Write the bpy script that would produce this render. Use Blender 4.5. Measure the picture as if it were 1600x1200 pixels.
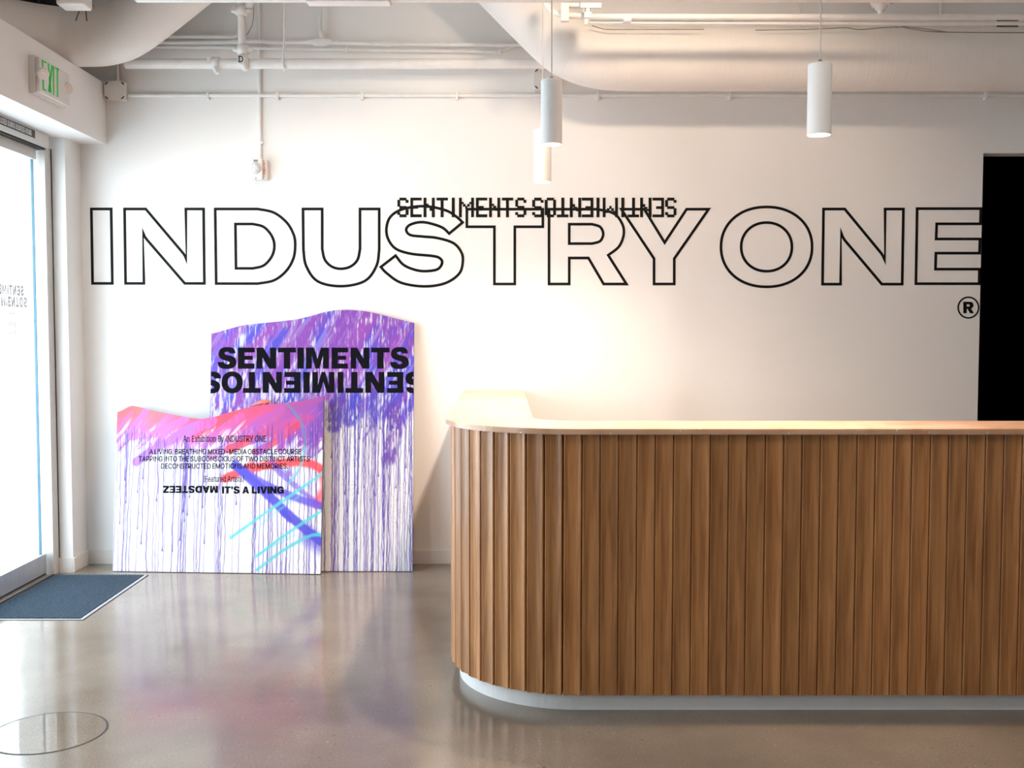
import bpy, bmesh, math, random, json
import numpy as np
from mathutils import Vector, Matrix
from mathutils.geometry import tessellate_polygon

for o in list(bpy.data.objects):
    bpy.data.objects.remove(o)
scene = bpy.context.scene
COL = scene.collection
random.seed(7)

# ------------------------------------------------------------------ camera
FPX, VX, HY, CAMZ = 1650.0, 786.0, 517.0, 1.45          # focal length and vanishing point, measured on 1600x1200
PITCH = math.atan((600.0 - HY) / FPX)
cam_d = bpy.data.cameras.new('camera')
cam_d.sensor_fit = 'HORIZONTAL'
cam_d.sensor_width = 36.0
cam_d.lens = 36.0 * FPX / 1600.0
cam_d.shift_x = (800.0 - VX) / 1600.0
cam_d.clip_start = 0.05
cam = bpy.data.objects.new('camera', cam_d)
COL.objects.link(cam)
cam.location = (0, 0, CAMZ)
cam.rotation_euler = (math.pi / 2 - PITCH, 0, 0)
scene.camera = cam

# ------------------------------------------------------------------ world, exposure
w = bpy.data.worlds.new('daylight')
scene.world = w
w.use_nodes = True
bg = w.node_tree.nodes['Background']
bg.inputs[0].default_value = (0.80, 0.90, 1.0, 1)
bg.inputs[1].default_value = 8.6
scene.view_settings.view_transform = 'Standard'
scene.view_settings.look = 'None'
scene.view_settings.gamma = 1.0
scene.view_settings.use_curve_mapping = False
scene.view_settings.exposure = 0.28
scene.cycles.use_denoising = True
scene.cycles.max_bounces = 10
scene.cycles.diffuse_bounces = 6
scene.cycles.transparent_max_bounces = 12
scene.cycles.sample_clamp_indirect = 6.0
scene.cycles.caustics_reflective = False
scene.cycles.caustics_refractive = False
PENDANT_W, TRACK_W = 108.0, 37.0
WARM = (1.0, 0.79, 0.62)
TRACKC = (1.0, 0.94, 0.87)

# ------------------------------------------------------------------ measuring helpers: photo point -> point on a real plane
_fw = np.array([0, math.cos(PITCH), -math.sin(PITCH)])
_up = np.array([0, math.sin(PITCH), math.cos(PITCH)])
_rt = np.array([1.0, 0, 0])
_C = np.array([0, 0, CAMZ])
def _ray(x, y): return _fw + _rt * (x - VX) / FPX + _up * (600.0 - y) / FPX
def at_y(x, y, Y): r = _ray(x, y); return _C + r * (Y / r[1])
def at_x(x, y, X): r = _ray(x, y); return _C + r * (X / r[0])
def at_z(x, y, Z): r = _ray(x, y); return _C + r * ((Z - CAMZ) / r[2])

# ------------------------------------------------------------------ materials
def srgb(r, g, b):
    f = lambda c: (c / 255.0) / 12.92 if c <= 10.3 else ((c / 255.0 + 0.055) / 1.055) ** 2.4
    return (f(r), f(g), f(b), 1.0)
def mat(name, col, rough=0.6, metal=0.0, spec=0.5, noise=None, bump=None, emit=None, coat=0.0):
    m = bpy.data.materials.new(name); m.use_nodes = True
    nt = m.node_tree; b = nt.nodes['Principled BSDF']
    b.inputs['Base Color'].default_value = col
    b.inputs['Roughness'].default_value = rough
    b.inputs['Metallic'].default_value = metal
    b.inputs['Specular IOR Level'].default_value = spec
    b.inputs['Coat Weight'].default_value = coat
    tc = nt.nodes.new('ShaderNodeTexCoord')
    if noise:                                            # (scale, amount, stretch)
        sc, amt, st = noise
        mp = nt.nodes.new('ShaderNodeMapping'); mp.inputs['Scale'].default_value = st
        nt.links.new(tc.outputs['Object'], mp.inputs[0])
        n = nt.nodes.new('ShaderNodeTexNoise'); n.inputs['Scale'].default_value = sc; n.inputs['Detail'].default_value = 6
        nt.links.new(mp.outputs[0], n.inputs['Vector'])
        r = nt.nodes.new('ShaderNodeValToRGB')
        r.color_ramp.elements[0].position = 0.3; r.color_ramp.elements[1].position = 0.7
        r.color_ramp.elements[0].color = tuple(c * (1 - amt) for c in col[:3]) + (1,)
        r.color_ramp.elements[1].color = tuple(min(1, c * (1 + amt)) for c in col[:3]) + (1,)
        nt.links.new(n.outputs['Fac'], r.inputs[0]); nt.links.new(r.outputs[0], b.inputs['Base Color'])
    if bump:                                             # (scale, strength, stretch)
        sc, stg, st = bump
        mp = nt.nodes.new('ShaderNodeMapping'); mp.inputs['Scale'].default_value = st
        nt.links.new(tc.outputs['Object'], mp.inputs[0])
        n = nt.nodes.new('ShaderNodeTexNoise'); n.inputs['Scale'].default_value = sc; n.inputs['Detail'].default_value = 4
        nt.links.new(mp.outputs[0], n.inputs['Vector'])
        bp = nt.nodes.new('ShaderNodeBump'); bp.inputs['Strength'].default_value = stg; bp.inputs['Distance'].default_value = 0.01
        nt.links.new(n.outputs['Fac'], bp.inputs['Height']); nt.links.new(bp.outputs[0], b.inputs['Normal'])
    if emit:
        b.inputs['Emission Color'].default_value = emit[0]; b.inputs['Emission Strength'].default_value = emit[1]
    return m
one = (1, 1, 1)
M = {}
M['wall'] = mat('white wall paint', (0.85, 0.84, 0.825, 1), 0.55, noise=(3, 0.012, one), bump=(60, 0.03, one))
M['white'] = mat('white gloss paint', (0.80, 0.79, 0.77, 1), 0.4, noise=(9, 0.03, one))
M['pipe'] = mat('white painted pipe', (0.84, 0.83, 0.81, 1), 0.4, noise=(14, 0.04, one))
M['ceil'] = mat('white ceiling paint', (0.86, 0.85, 0.83, 1), 0.8, noise=(4, 0.03, one))
M['plenum'] = mat('charcoal plenum paint', (0.045, 0.042, 0.045, 1), 0.8, noise=(5, 0.2, one))
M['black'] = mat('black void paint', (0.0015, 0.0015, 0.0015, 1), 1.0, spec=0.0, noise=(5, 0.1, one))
M['vinyl'] = mat('black vinyl lettering', (0.006, 0.006, 0.006, 1), 0.55, spec=0.12, noise=(40, 0.2, one))
M['ink'] = mat('dark blue black ink', (0.006, 0.006, 0.010, 1), 0.7, spec=0.04, noise=(40, 0.2, one))
M['base'] = mat('white baseboard', (0.80, 0.77, 0.74, 1), 0.45, noise=(6, 0.02, one))
M['alu'] = mat('brushed aluminium', (0.50, 0.52, 0.55, 1), 0.42, metal=0.6, noise=(30, 0.06, (1, 1, 0.1)))
M['alu_light'] = mat('pale anodised aluminium', (0.62, 0.60, 0.57, 1), 0.5, metal=0.15, noise=(30, 0.03, one))
M['dark_trim'] = mat('dark rubber seal', (0.02, 0.02, 0.022, 1), 0.7, noise=(20, 0.2, one))
M['brass'] = mat('worn threshold metal', (0.42, 0.38, 0.33, 1), 0.4, metal=0.7, noise=(30, 0.15, one))
M['label_black'] = mat('black label film', (0.012, 0.011, 0.013, 1), 0.4, noise=(30, 0.1, one))
M['label_white'] = mat('white label print', (0.75, 0.74, 0.74, 1), 0.5, noise=(30, 0.02, one))
M['lamp_shell'] = mat('white lamp tube', (0.90, 0.90, 0.90, 1), 0.35, noise=(10, 0.01, one))
M['lamp_glow'] = mat('lamp diffuser', (0.9, 0.85, 0.8, 1), 0.5, emit=((1, 0.86, 0.70, 1), 14.0), noise=(5, 0.01, one))
M['grey'] = mat('grey plastic', (0.22, 0.20, 0.22, 1), 0.5, noise=(20, 0.05, one))
M['cord'] = mat('pale lamp cord', (0.62, 0.58, 0.57, 1), 0.6, noise=(60, 0.05, one))
M['plastic'] = mat('off white plastic', (0.77, 0.74, 0.71, 1), 0.4, noise=(12, 0.02, one))
M['green'] = mat('green exit letters', (0.02, 0.42, 0.06, 1), 0.4, emit=((0.02, 0.6, 0.07, 1), 0.12), noise=(20, 0.05, one))
M['red'] = mat('red print', (0.70, 0.03, 0.03, 1), 0.5, noise=(20, 0.05, one))
M['lens'] = mat('clear lamp lens', (0.72, 0.72, 0.73, 1), 0.12, spec=0.8, noise=(90, 0.15, one))
M['dark'] = mat('dark hole', (0.02, 0.018, 0.018, 1), 0.7, noise=(20, 0.1, one))
M['cable'] = mat('grey brown cable', (0.30, 0.25, 0.20, 1), 0.6, noise=(20, 0.1, one))
M['plinth'] = mat('white plinth', (0.78, 0.76, 0.75, 1), 0.45, noise=(8, 0.03, one))
M['board_edge'] = mat('dark board edge', (0.10, 0.07, 0.14, 1), 0.6, noise=(30, 0.4, one))
M['rim'] = mat('mat aluminium rim', (0.46, 0.48, 0.52, 1), 0.4, metal=0.4, noise=(30, 0.05, one))
M['pave'] = mat('pale pavement', (0.72, 0.71, 0.70, 1), 0.9, noise=(2, 0.05, one), bump=(20, 0.1, one))
M['glass_ink'] = mat('grey window lettering', (0.66, 0.68, 0.73, 1), 0.6, noise=(30, 0.03, one))
M['glass_ink_pale'] = mat('pale window lettering', (0.74, 0.76, 0.80, 1), 0.6, noise=(30, 0.03, one))
M['glass_edge'] = mat('blue glass edge', (0.10, 0.28, 0.42, 1), 0.15, noise=(30, 0.05, one))
M['filter'] = mat('dark vent filter', (0.10, 0.09, 0.07, 1), 0.7, noise=(120, 0.3, one))

def duct_mat():
    m = mat('wrapped white duct', (0.84, 0.81, 0.77, 1), 0.55, noise=(3, 0.03, one))
    nt = m.node_tree; b = nt.nodes['Principled BSDF']
    uv = nt.nodes.new('ShaderNodeUVMap')
    mp = nt.nodes.new('ShaderNodeMapping'); mp.inputs['Scale'].default_value = (90.0, 2.0, 1.0)
    nt.links.new(uv.outputs[0], mp.inputs[0])
    n = nt.nodes.new('ShaderNodeTexNoise'); n.inputs['Scale'].default_value = 1.0; n.inputs['Detail'].default_value = 3
    nt.links.new(mp.outputs[0], n.inputs['Vector'])
    wv = nt.nodes.new('ShaderNodeTexNoise'); wv.inputs['Scale'].default_value = 6.0
    tc = nt.nodes.new('ShaderNodeTexCoord'); nt.links.new(tc.outputs['Object'], wv.inputs['Vector'])
    ad = nt.nodes.new('ShaderNodeMath'); ad.operation = 'MULTIPLY_ADD'; ad.inputs[1].default_value = 0.35
    nt.links.new(n.outputs['Fac'], ad.inputs[0]); nt.links.new(wv.outputs['Fac'], ad.inputs[2])
    bp = nt.nodes.new('ShaderNodeBump'); bp.inputs['Strength'].default_value = 0.35; bp.inputs['Distance'].default_value = 0.012
    nt.links.new(ad.outputs[0], bp.inputs['Height']); nt.links.new(bp.outputs[0], b.inputs['Normal'])
    return m
M['duct'] = duct_mat()

def wood_mat():
    m = bpy.data.materials.new('oiled oak'); m.use_nodes = True
    nt = m.node_tree; b = nt.nodes['Principled BSDF']; L = nt.links.new
    tc = nt.nodes.new('ShaderNodeTexCoord'); oi = nt.nodes.new('ShaderNodeObjectInfo')
    off = nt.nodes.new('ShaderNodeVectorMath'); off.operation = 'MULTIPLY_ADD'
    cb = nt.nodes.new('ShaderNodeCombineXYZ')
    for k in range(3): L(oi.outputs['Random'], cb.inputs[k])
    L(cb.outputs[0], off.inputs[0]); off.inputs[1].default_value = (37, 19, 53); L(tc.outputs['Object'], off.inputs[2])
    mp = nt.nodes.new('ShaderNodeMapping'); mp.inputs['Scale'].default_value = (1, 1, 0.055); L(off.outputs[0], mp.inputs[0])
    n1 = nt.nodes.new('ShaderNodeTexNoise'); n1.inputs['Scale'].default_value = 45; n1.inputs['Detail'].default_value = 8; n1.inputs['Distortion'].default_value = 0.6
    L(mp.outputs[0], n1.inputs['Vector'])
    mp2 = nt.nodes.new('ShaderNodeMapping'); mp2.inputs['Scale'].default_value = (1, 1, 0.02); L(off.outputs[0], mp2.inputs[0])
    n2 = nt.nodes.new('ShaderNodeTexNoise'); n2.inputs['Scale'].default_value = 220; n2.inputs['Detail'].default_value = 3
    L(mp2.outputs[0], n2.inputs['Vector'])
    r = nt.nodes.new('ShaderNodeValToRGB'); e = r.color_ramp.elements
    e[0].position = 0.30; e[0].color = srgb(150, 98, 56); e[1].position = 0.72; e[1].color = srgb(197, 141, 89)
    mx = nt.nodes.new('ShaderNodeMath'); mx.operation = 'MULTIPLY_ADD'; mx.inputs[1].default_value = 0.35
    L(n2.outputs['Fac'], mx.inputs[0]); L(n1.outputs['Fac'], mx.inputs[2])
    sb = nt.nodes.new('ShaderNodeMath'); sb.operation = 'SUBTRACT'; sb.inputs[1].default_value = 0.175
    L(mx.outputs[0], sb.inputs[0]); L(sb.outputs[0], r.inputs[0])
    hs = nt.nodes.new('ShaderNodeHueSaturation'); L(r.outputs[0], hs.inputs['Color'])
    mr = nt.nodes.new('ShaderNodeMapRange'); mr.inputs['To Min'].default_value = 0.82; mr.inputs['To Max'].default_value = 1.14
    L(oi.outputs['Random'], mr.inputs['Value']); L(mr.outputs[0], hs.inputs['Value'])
    L(hs.outputs[0], b.inputs['Base Color'])
    b.inputs['Roughness'].default_value = 0.36
    bp = nt.nodes.new('ShaderNodeBump'); bp.inputs['Strength'].default_value = 0.08; bp.inputs['Distance'].default_value = 0.003
    L(n1.outputs['Fac'], bp.inputs['Height']); L(bp.outputs[0], b.inputs['Normal'])
    return m
M['wood'] = wood_mat()

def chip_mat():                                         # pinkish chip composite of the counter top
    m = bpy.data.materials.new('peach chip composite'); m.use_nodes = True
    nt = m.node_tree; b = nt.nodes['Principled BSDF']; L = nt.links.new
    tc = nt.nodes.new('ShaderNodeTexCoord')
    n = nt.nodes.new('ShaderNodeTexNoise'); n.inputs['Scale'].default_value = 7; n.inputs['Detail'].default_value = 6
    L(tc.outputs['Object'], n.inputs['Vector'])
    r = nt.nodes.new('ShaderNodeValToRGB'); r.color_ramp.elements[0].color = srgb(198, 152, 120); r.color_ramp.elements[1].color = srgb(216, 178, 148)
    r.color_ramp.elements[0].position = .35; r.color_ramp.elements[1].position = .65
    L(n.outputs['Fac'], r.inputs[0])
    v = nt.nodes.new('ShaderNodeTexVoronoi'); v.inputs['Scale'].default_value = 42
    L(tc.outputs['Object'], v.inputs['Vector'])
    sp = nt.nodes.new('ShaderNodeSeparateColor'); L(v.outputs['Color'], sp.inputs[0])
    near = nt.nodes.new('ShaderNodeMath'); near.operation = 'LESS_THAN'; near.inputs[1].default_value = 0.16; L(v.outputs['Distance'], near.inputs[0])
    few = nt.nodes.new('ShaderNodeMath'); few.operation = 'GREATER_THAN'; few.inputs[1].default_value = 0.62; L(sp.outputs[0], few.inputs[0])
    mul = nt.nodes.new('ShaderNodeMath'); mul.operation = 'MULTIPLY'; L(near.outputs[0], mul.inputs[0]); L(few.outputs[0], mul.inputs[1])
    cr = nt.nodes.new('ShaderNodeValToRGB'); cr.color_ramp.interpolation = 'CONSTANT'
    cr.color_ramp.elements[0].color = srgb(110, 74, 52); cr.color_ramp.elements[1].color = srgb(240, 226, 208); cr.color_ramp.elements[1].position = 0.5
    L(sp.outputs[1], cr.inputs[0])
    mx = nt.nodes.new('ShaderNodeMixRGB'); L(mul.outputs[0], mx.inputs[0]); L(r.outputs[0], mx.inputs[1]); L(cr.outputs[0], mx.inputs[2])
    L(mx.outputs[0], b.inputs['Base Color']); b.inputs['Roughness'].default_value = 0.28
    return m
M['chip'] = chip_mat()

def floor_mat():
    m = bpy.data.materials.new('polished concrete'); m.use_nodes = True
    nt = m.node_tree; b = nt.nodes['Principled BSDF']; L = nt.links.new
    tc = nt.nodes.new('ShaderNodeTexCoord')
    def noise(sc, det, rough=.55):
        n = nt.nodes.new('ShaderNodeTexNoise'); n.inputs['Scale'].default_value = sc; n.inputs['Detail'].default_value = det; n.inputs['Roughness'].default_value = rough
        L(tc.outputs['Object'], n.inputs['Vector']); return n
    def ramp(src, a, ca, z, cz):
        r = nt.nodes.new('ShaderNodeValToRGB'); r.color_ramp.elements[0].position = a; r.color_ramp.elements[1].position = z
        r.color_ramp.elements[0].color = ca; r.color_ramp.elements[1].color = cz; L(src, r.inputs[0]); return r
    big = ramp(noise(1.1, 5).outputs['Fac'], .33, srgb(118, 107, 96), .68, srgb(146, 135, 122))
    fine = ramp(noise(150, 3, .7).outputs['Fac'], .36, (.60, .60, .60, 1), .58, (1, 1, 1, 1))
    mx = nt.nodes.new('ShaderNodeMixRGB'); mx.blend_type = 'MULTIPLY'; mx.inputs[0].default_value = .55
    L(big.outputs[0], mx.inputs[1]); L(fine.outputs[0], mx.inputs[2])
    # pale and dark aggregate showing through in loose patches
    patch = ramp(noise(2.2, 3).outputs['Fac'], .42, (0, 0, 0, 1), .66, (1, 1, 1, 1))
    pale = ramp(noise(75, 2, .6).outputs['Fac'], .66, (0, 0, 0, 1), .70, (.8, .8, .8, 1))
    dark = ramp(noise(62, 2, .6).outputs['Fac'], .29, (.85, .85, .85, 1), .33, (0, 0, 0, 1))
    pm = nt.nodes.new('ShaderNodeMixRGB'); pm.blend_type = 'MULTIPLY'; pm.inputs[0].default_value = .7; L(pale.outputs[0], pm.inputs[1]); L(patch.outputs[0], pm.inputs[2])
    m2 = nt.nodes.new('ShaderNodeMixRGB'); L(pm.outputs[0], m2.inputs[0]); L(mx.outputs[0], m2.inputs[1]); m2.inputs[2].default_value = srgb(172, 162, 150)
    dm = nt.nodes.new('ShaderNodeMixRGB'); dm.blend_type = 'MULTIPLY'; dm.inputs[0].default_value = .8; L(dark.outputs[0], dm.inputs[1]); L(patch.outputs[0], dm.inputs[2])
    m3 = nt.nodes.new('ShaderNodeMixRGB'); L(dm.outputs[0], m3.inputs[0]); L(m2.outputs[0], m3.inputs[1]); m3.inputs[2].default_value = srgb(70, 62, 56)
    L(m3.outputs[0], b.inputs['Base Color'])
    rr = ramp(noise(3, 5).outputs['Fac'], .3, (.09, .09, .09, 1), .7, (.20, .20, .20, 1))
    L(rr.outputs[0], b.inputs['Roughness'])
    b.inputs['Specular IOR Level'].default_value = 0.55
    bp = nt.nodes.new('ShaderNodeBump'); bp.inputs['Strength'].default_value = .02; bp.inputs['Distance'].default_value = .01
    L(noise(9, 3).outputs['Fac'], bp.inputs['Height']); L(bp.outputs[0], b.inputs['Normal'])
    return m
M['floor'] = floor_mat()

def carpet_mat():
    m = mat('blue grey ribbed carpet', (0.05, 0.08, 0.11, 1), 0.95, spec=0.1)
    nt = m.node_tree; b = nt.nodes['Principled BSDF']; L = nt.links.new
    tc = nt.nodes.new('ShaderNodeTexCoord')
    n = nt.nodes.new('ShaderNodeTexNoise'); n.inputs['Scale'].default_value = 260; n.inputs['Detail'].default_value = 2
    L(tc.outputs['Object'], n.inputs['Vector'])
    r = nt.nodes.new('ShaderNodeValToRGB'); r.color_ramp.elements[0].position = .3; r.color_ramp.elements[1].position = .72
    r.color_ramp.elements[0].color = srgb(28, 38, 50); r.color_ramp.elements[1].color = srgb(98, 120, 138)
    L(n.outputs['Fac'], r.inputs[0]); L(r.outputs[0], b.inputs['Base Color'])
    return m
M['carpet'] = carpet_mat()

def glass_mat():
    m = bpy.data.materials.new('clear glass'); m.use_nodes = True
    nt = m.node_tree; nt.nodes.clear(); L = nt.links.new
    out = nt.nodes.new('ShaderNodeOutputMaterial'); t = nt.nodes.new('ShaderNodeBsdfTransparent'); g = nt.nodes.new('ShaderNodeBsdfGlossy')
    g.inputs['Roughness'].default_value = 0.02; t.inputs[0].default_value = (0.95, 0.98, 0.98, 1)
    f = nt.nodes.new('ShaderNodeLayerWeight'); f.inputs[0].default_value = 0.5
    pw = nt.nodes.new('ShaderNodeMath'); pw.operation = 'POWER'; pw.inputs[1].default_value = 4.5; L(f.outputs['Facing'], pw.inputs[0])
    ma = nt.nodes.new('ShaderNodeMath'); ma.operation = 'MULTIPLY_ADD'; ma.inputs[1].default_value = 0.45; ma.inputs[2].default_value = 0.03; L(pw.outputs[0], ma.inputs[0])
    mx = nt.nodes.new('ShaderNodeMixShader'); L(ma.outputs[0], mx.inputs[0]); L(t.outputs[0], mx.inputs[1]); L(g.outputs[0], mx.inputs[2]); L(mx.outputs[0], out.inputs[0])
    return m
M['glass'] = glass_mat()

def paint_mat():
    m = bpy.data.materials.new('sprayed and dripped paint'); m.use_nodes = True
    nt = m.node_tree; b = nt.nodes['Principled BSDF']; L = nt.links.new
    a = nt.nodes.new('ShaderNodeVertexColor'); a.layer_name = 'paint'
    n = nt.nodes.new('ShaderNodeTexNoise'); n.inputs['Scale'].default_value = 90; n.inputs['Detail'].default_value = 3
    tc = nt.nodes.new('ShaderNodeTexCoord'); L(tc.outputs['Object'], n.inputs['Vector'])
    bp = nt.nodes.new('ShaderNodeBump'); bp.inputs['Strength'].default_value = .06; bp.inputs['Distance'].default_value = .004
    L(n.outputs['Fac'], bp.inputs['Height']); L(bp.outputs[0], b.inputs['Normal'])
    L(a.outputs[0], b.inputs['Base Color']); b.inputs['Roughness'].default_value = .5
    return m
M['paint'] = paint_mat()

# ------------------------------------------------------------------ building helpers
def obj(name, me_or_bm, m, parent=None, smooth=False, kind=None, label=None):
    if isinstance(me_or_bm, bmesh.types.BMesh):
        me = bpy.data.meshes.new(name); me_or_bm.to_mesh(me); me_or_bm.free()
    else:
        me = me_or_bm
    if m is not None and not me.materials: me.materials.append(m)
    if smooth:
        for p in me.polygons: p.use_smooth = True
    o = bpy.data.objects.new(name, me); COL.objects.link(o)
    o.cycles.shadow_terminator_geometry_offset = 0.0      # long thin quads: keep shadow rays on the surface
    if parent: o.parent = parent
    if kind: o['kind'] = kind
    if label: o['label'] = label
    return o
def tag(o, label, cat, group=None, kind=None):
    o['label'] = label; o['category'] = cat
    if group: o['group'] = group
    if kind: o['kind'] = kind
    return o
def thing(name, label, cat, loc=(0, 0, 0), group=None):
    o = bpy.data.objects.new(name, None); COL.objects.link(o); o.location = loc; o.empty_display_size = 0.05
    return tag(o, label, cat, group)
def struct(name, bm, m, parent=None, label=None, cat='structure'):
    o = obj(name, bm, m, parent)
    o['kind'] = 'structure'
    if label: o['label'] = label
    if cat and not parent: o['category'] = cat
    return o
def B(): return bmesh.new()
def box(bm, x0, x1, y0, y1, z0, z1, bev=0.0):
    vs = [bm.verts.new((x, y, z)) for x in (x0, x1) for y in (y0, y1) for z in (z0, z1)]
    q = [(0, 1, 3, 2), (4, 6, 7, 5), (0, 4, 5, 1), (2, 3, 7, 6), (0, 2, 6, 4), (1, 5, 7, 3)]
    fs = [bm.faces.new([vs[i] for i in reversed(f)]) for f in q]
    bmesh.ops.recalc_face_normals(bm, faces=fs)
    if bev > 0:
        es = list({e for f in fs for e in f.edges})
        bmesh.ops.bevel(bm, geom=es, offset=bev, segments=2, profile=.5, affect='EDGES')
    return bm
def bx(*a, bev=0.0): return box(B(), *a, bev=bev)
def tube(bm, pts, r, n=12, caps=True, uv=False):
    """round tube along a list of points; r a number or a list"""
    P = [Vector(p) for p in pts]
    rs = r if isinstance(r, (list, tuple)) else [r] * len(P)
    T = []
    for i in range(len(P)):
        a = P[max(0, i - 1)]; b = P[min(len(P) - 1, i + 1)]
        T.append((b - a).normalized())
    ref = Vector((0, 0, 1)) if abs(T[0].z) < .9 else Vector((1, 0, 0))
    nrm = (ref - T[0] * ref.dot(T[0])).normalized()
    rings = []; dist = 0; ds = []
    for i, p in enumerate(P):
        if i: dist += (p - P[i - 1]).length
        ds.append(dist)
        nrm = (nrm - T[i] * nrm.dot(T[i])).normalized(); bi = T[i].cross(nrm)
        rings.append([bm.verts.new(p + (nrm * math.cos(2 * math.pi * k / n) + bi * math.sin(2 * math.pi * k / n)) * rs[i]) for k in range(n)])
    ul = bm.loops.layers.uv.verify() if uv else None
    for i in range(len(P) - 1):
        for k in range(n):
            f = bm.faces.new((rings[i][k], rings[i][(k + 1) % n], rings[i + 1][(k + 1) % n], rings[i + 1][k]))
            f.smooth = True
            if uv:
                for lp, (d, kk) in zip(f.loops, ((ds[i], k), (ds[i], k + 1), (ds[i + 1], k + 1), (ds[i + 1], k))):
                    lp[ul].uv = (d, kk / n)
    if caps:
        bm.faces.new([bm.verts.new(v.co) for v in rings[0][::-1]]); bm.faces.new([bm.verts.new(v.co) for v in rings[-1]])   # own corners, so the sides shade round
    return bm
def spline(pts, n=8):
    P = [Vector(p) for p in pts]; out = []
    for i in range(len(P) - 1):
        a = P[max(0, i - 1)]; b = P[i]; c = P[i + 1]; d = P[min(len(P) - 1, i + 2)]
        for k in range(n):
            t = k / n
            out.append(0.5 * ((2 * b) + (c - a) * t + (2 * a - 5 * b + 4 * c - d) * t * t + (3 * b - a - 3 * c + d) * t ** 3))
    out.append(P[-1]); return out
def prism(bm, poly, z0, z1, holes=()):
    """extrude an xy outline (with holes) between two heights"""
    cs = [[Vector((x, y, 0)) for x, y in c] for c in (poly, *holes)]
    tris = tessellate_polygon(cs)
    flat = [p for c in cs for p in c]
    lo = [bm.verts.new((p.x, p.y, z0)) for p in flat]; hi = [bm.verts.new((p.x, p.y, z1)) for p in flat]
    for t in tris:
        bm.faces.new([lo[i] for i in t]); bm.faces.new([hi[i] for i in reversed(t)])
    k = 0
    for c in cs:
        n = len(c)
        for i in range(n):
            a, b = k + i, k + (i + 1) % n
            bm.faces.new((lo[a], lo[b], hi[b], hi[a]))
        k += n
    bmesh.ops.recalc_face_normals(bm, faces=bm.faces)
    return bm
def plate(bm, contours, origin, U, V, N, t=0.0012):
    """flat lettering: contours in (u, v) on a plane, a film of thickness t standing off along N"""
    O, U, V, N = Vector(origin), Vector(U), Vector(V), Vector(N)
    cs = [[Vector((x, y, 0)) for x, y in c] for c in contours]
    tris = tessellate_polygon(cs)
    flat = [p for c in cs for p in c]
    top = [bm.verts.new(O + U * p.x + V * p.y + N * t) for p in flat]
    for tr in tris:
        try: f = bm.faces.new([top[i] for i in tr])
        except ValueError: continue
        f.normal_update()
        if f.normal.dot(N) < 0: f.normal_flip()
    k = 0
    low = [bm.verts.new(O + U * p.x + V * p.y) for p in flat]
    for c in cs:
        n = len(c)
        for i in range(n):
            a, b = k + i, k + (i + 1) % n
            try: bm.faces.new((low[a], low[b], top[b], top[a]))
            except ValueError: pass
        k += n
    return bm
def offset_loop(pts, d):
    """closed polyline moved sideways by d with mitred corners"""
    n = len(pts); out = []
    for i in range(n):
        p0 = Vector(pts[i - 1]); p1 = Vector(pts[i]); p2 = Vector(pts[(i + 1) % n])
        a = (p1 - p0); b = (p2 - p1)
        if a.length < 1e-9: a = b
        if b.length < 1e-9: b = a
        a.normalize(); b.normalize()
        na = Vector((-a.y, a.x)); nb = Vector((-b.y, b.x))
        mvec = na + nb
        if mvec.length < 1e-6: mvec = na
        mvec.normalize()
        c = max(0.33, mvec.dot(na))
        out.append(p1 + mvec * (d / c))
    return [(p.x, p.y) for p in out]
def ribbon(bm, pts, wd, origin, U, V, N, t=0.0012):
    a = offset_loop(pts, wd / 2); b = offset_loop(pts, -wd / 2)
    O, U, V, N = Vector(origin), Vector(U), Vector(V), Vector(N)
    va = [[bm.verts.new(O + U * x + V * y + N * h) for x, y in a] for h in (0, t)]
    vb = [[bm.verts.new(O + U * x + V * y + N * h) for x, y in b] for h in (0, t)]
    n = len(pts)
    for i in range(n):
        j = (i + 1) % n
        f = bm.faces.new((va[1][i], va[1][j], vb[1][j], vb[1][i])); f.normal_update()
        if f.normal.dot(N) < 0: f.normal_flip()
        bm.faces.new((va[0][i], va[0][j], va[1][j], va[1][i])); bm.faces.new((vb[0][i], vb[1][i], vb[1][j], vb[0][j]))
def ell(cx, cy, rx, ry, n=48, p=2.0):
    o = []
    for k in range(n):
        a = 2 * math.pi * k / n; c, s = math.cos(a), math.sin(a)
        o.append((cx + rx * math.copysign(abs(c) ** (2 / p), c), cy + ry * math.copysign(abs(s) ** (2 / p), s)))
    return o
def curve2(pts, n=6, sharp=()):
    """closed smooth loop through pts; indices in sharp stay corners"""
    m = len(pts); out = []
    sh = set(sharp)
    for i in range(m):
        b = Vector(pts[i]); c = Vector(pts[(i + 1) % m])
        a = Vector(pts[i - 1]) if i not in sh else b - (c - b) * .5
        d = Vector(pts[(i + 2) % m]) if ((i + 1) % m) not in sh else c + (c - b) * .5
        if i in sh and (i + 1) % m in sh:
            out.append(tuple(b)); continue
        for k in range(n):
            t = k / n
            q = 0.5 * ((2 * b) + (c - a) * t + (2 * a - 5 * b + 4 * c - d) * t * t + (3 * b - a - 3 * c + d) * t ** 3)
            out.append((q.x, q.y))
    return out
def arc(cx, cy, r, a0, a1, n):
    return [(cx + r * math.cos(math.radians(a0 + (a1 - a0) * k / n)), cy + r * math.sin(math.radians(a0 + (a1 - a0) * k / n))) for k in range(n + 1)]
def spot(name, loc, target, watt, col, size, blend, radius, parent=None):
    d = bpy.data.lights.new(name, 'SPOT'); d.energy = watt; d.color = col; d.spot_size = math.radians(size); d.spot_blend = blend; d.shadow_soft_size = radius
    o = bpy.data.objects.new(name, d); COL.objects.link(o)
    o.rotation_euler = (Vector(target) - Vector(loc)).to_track_quat('-Z', 'Y').to_euler()
    o.location = loc
    if parent:
        o.parent = parent; o.location = Vector(loc) - parent.location
    return o

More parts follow.
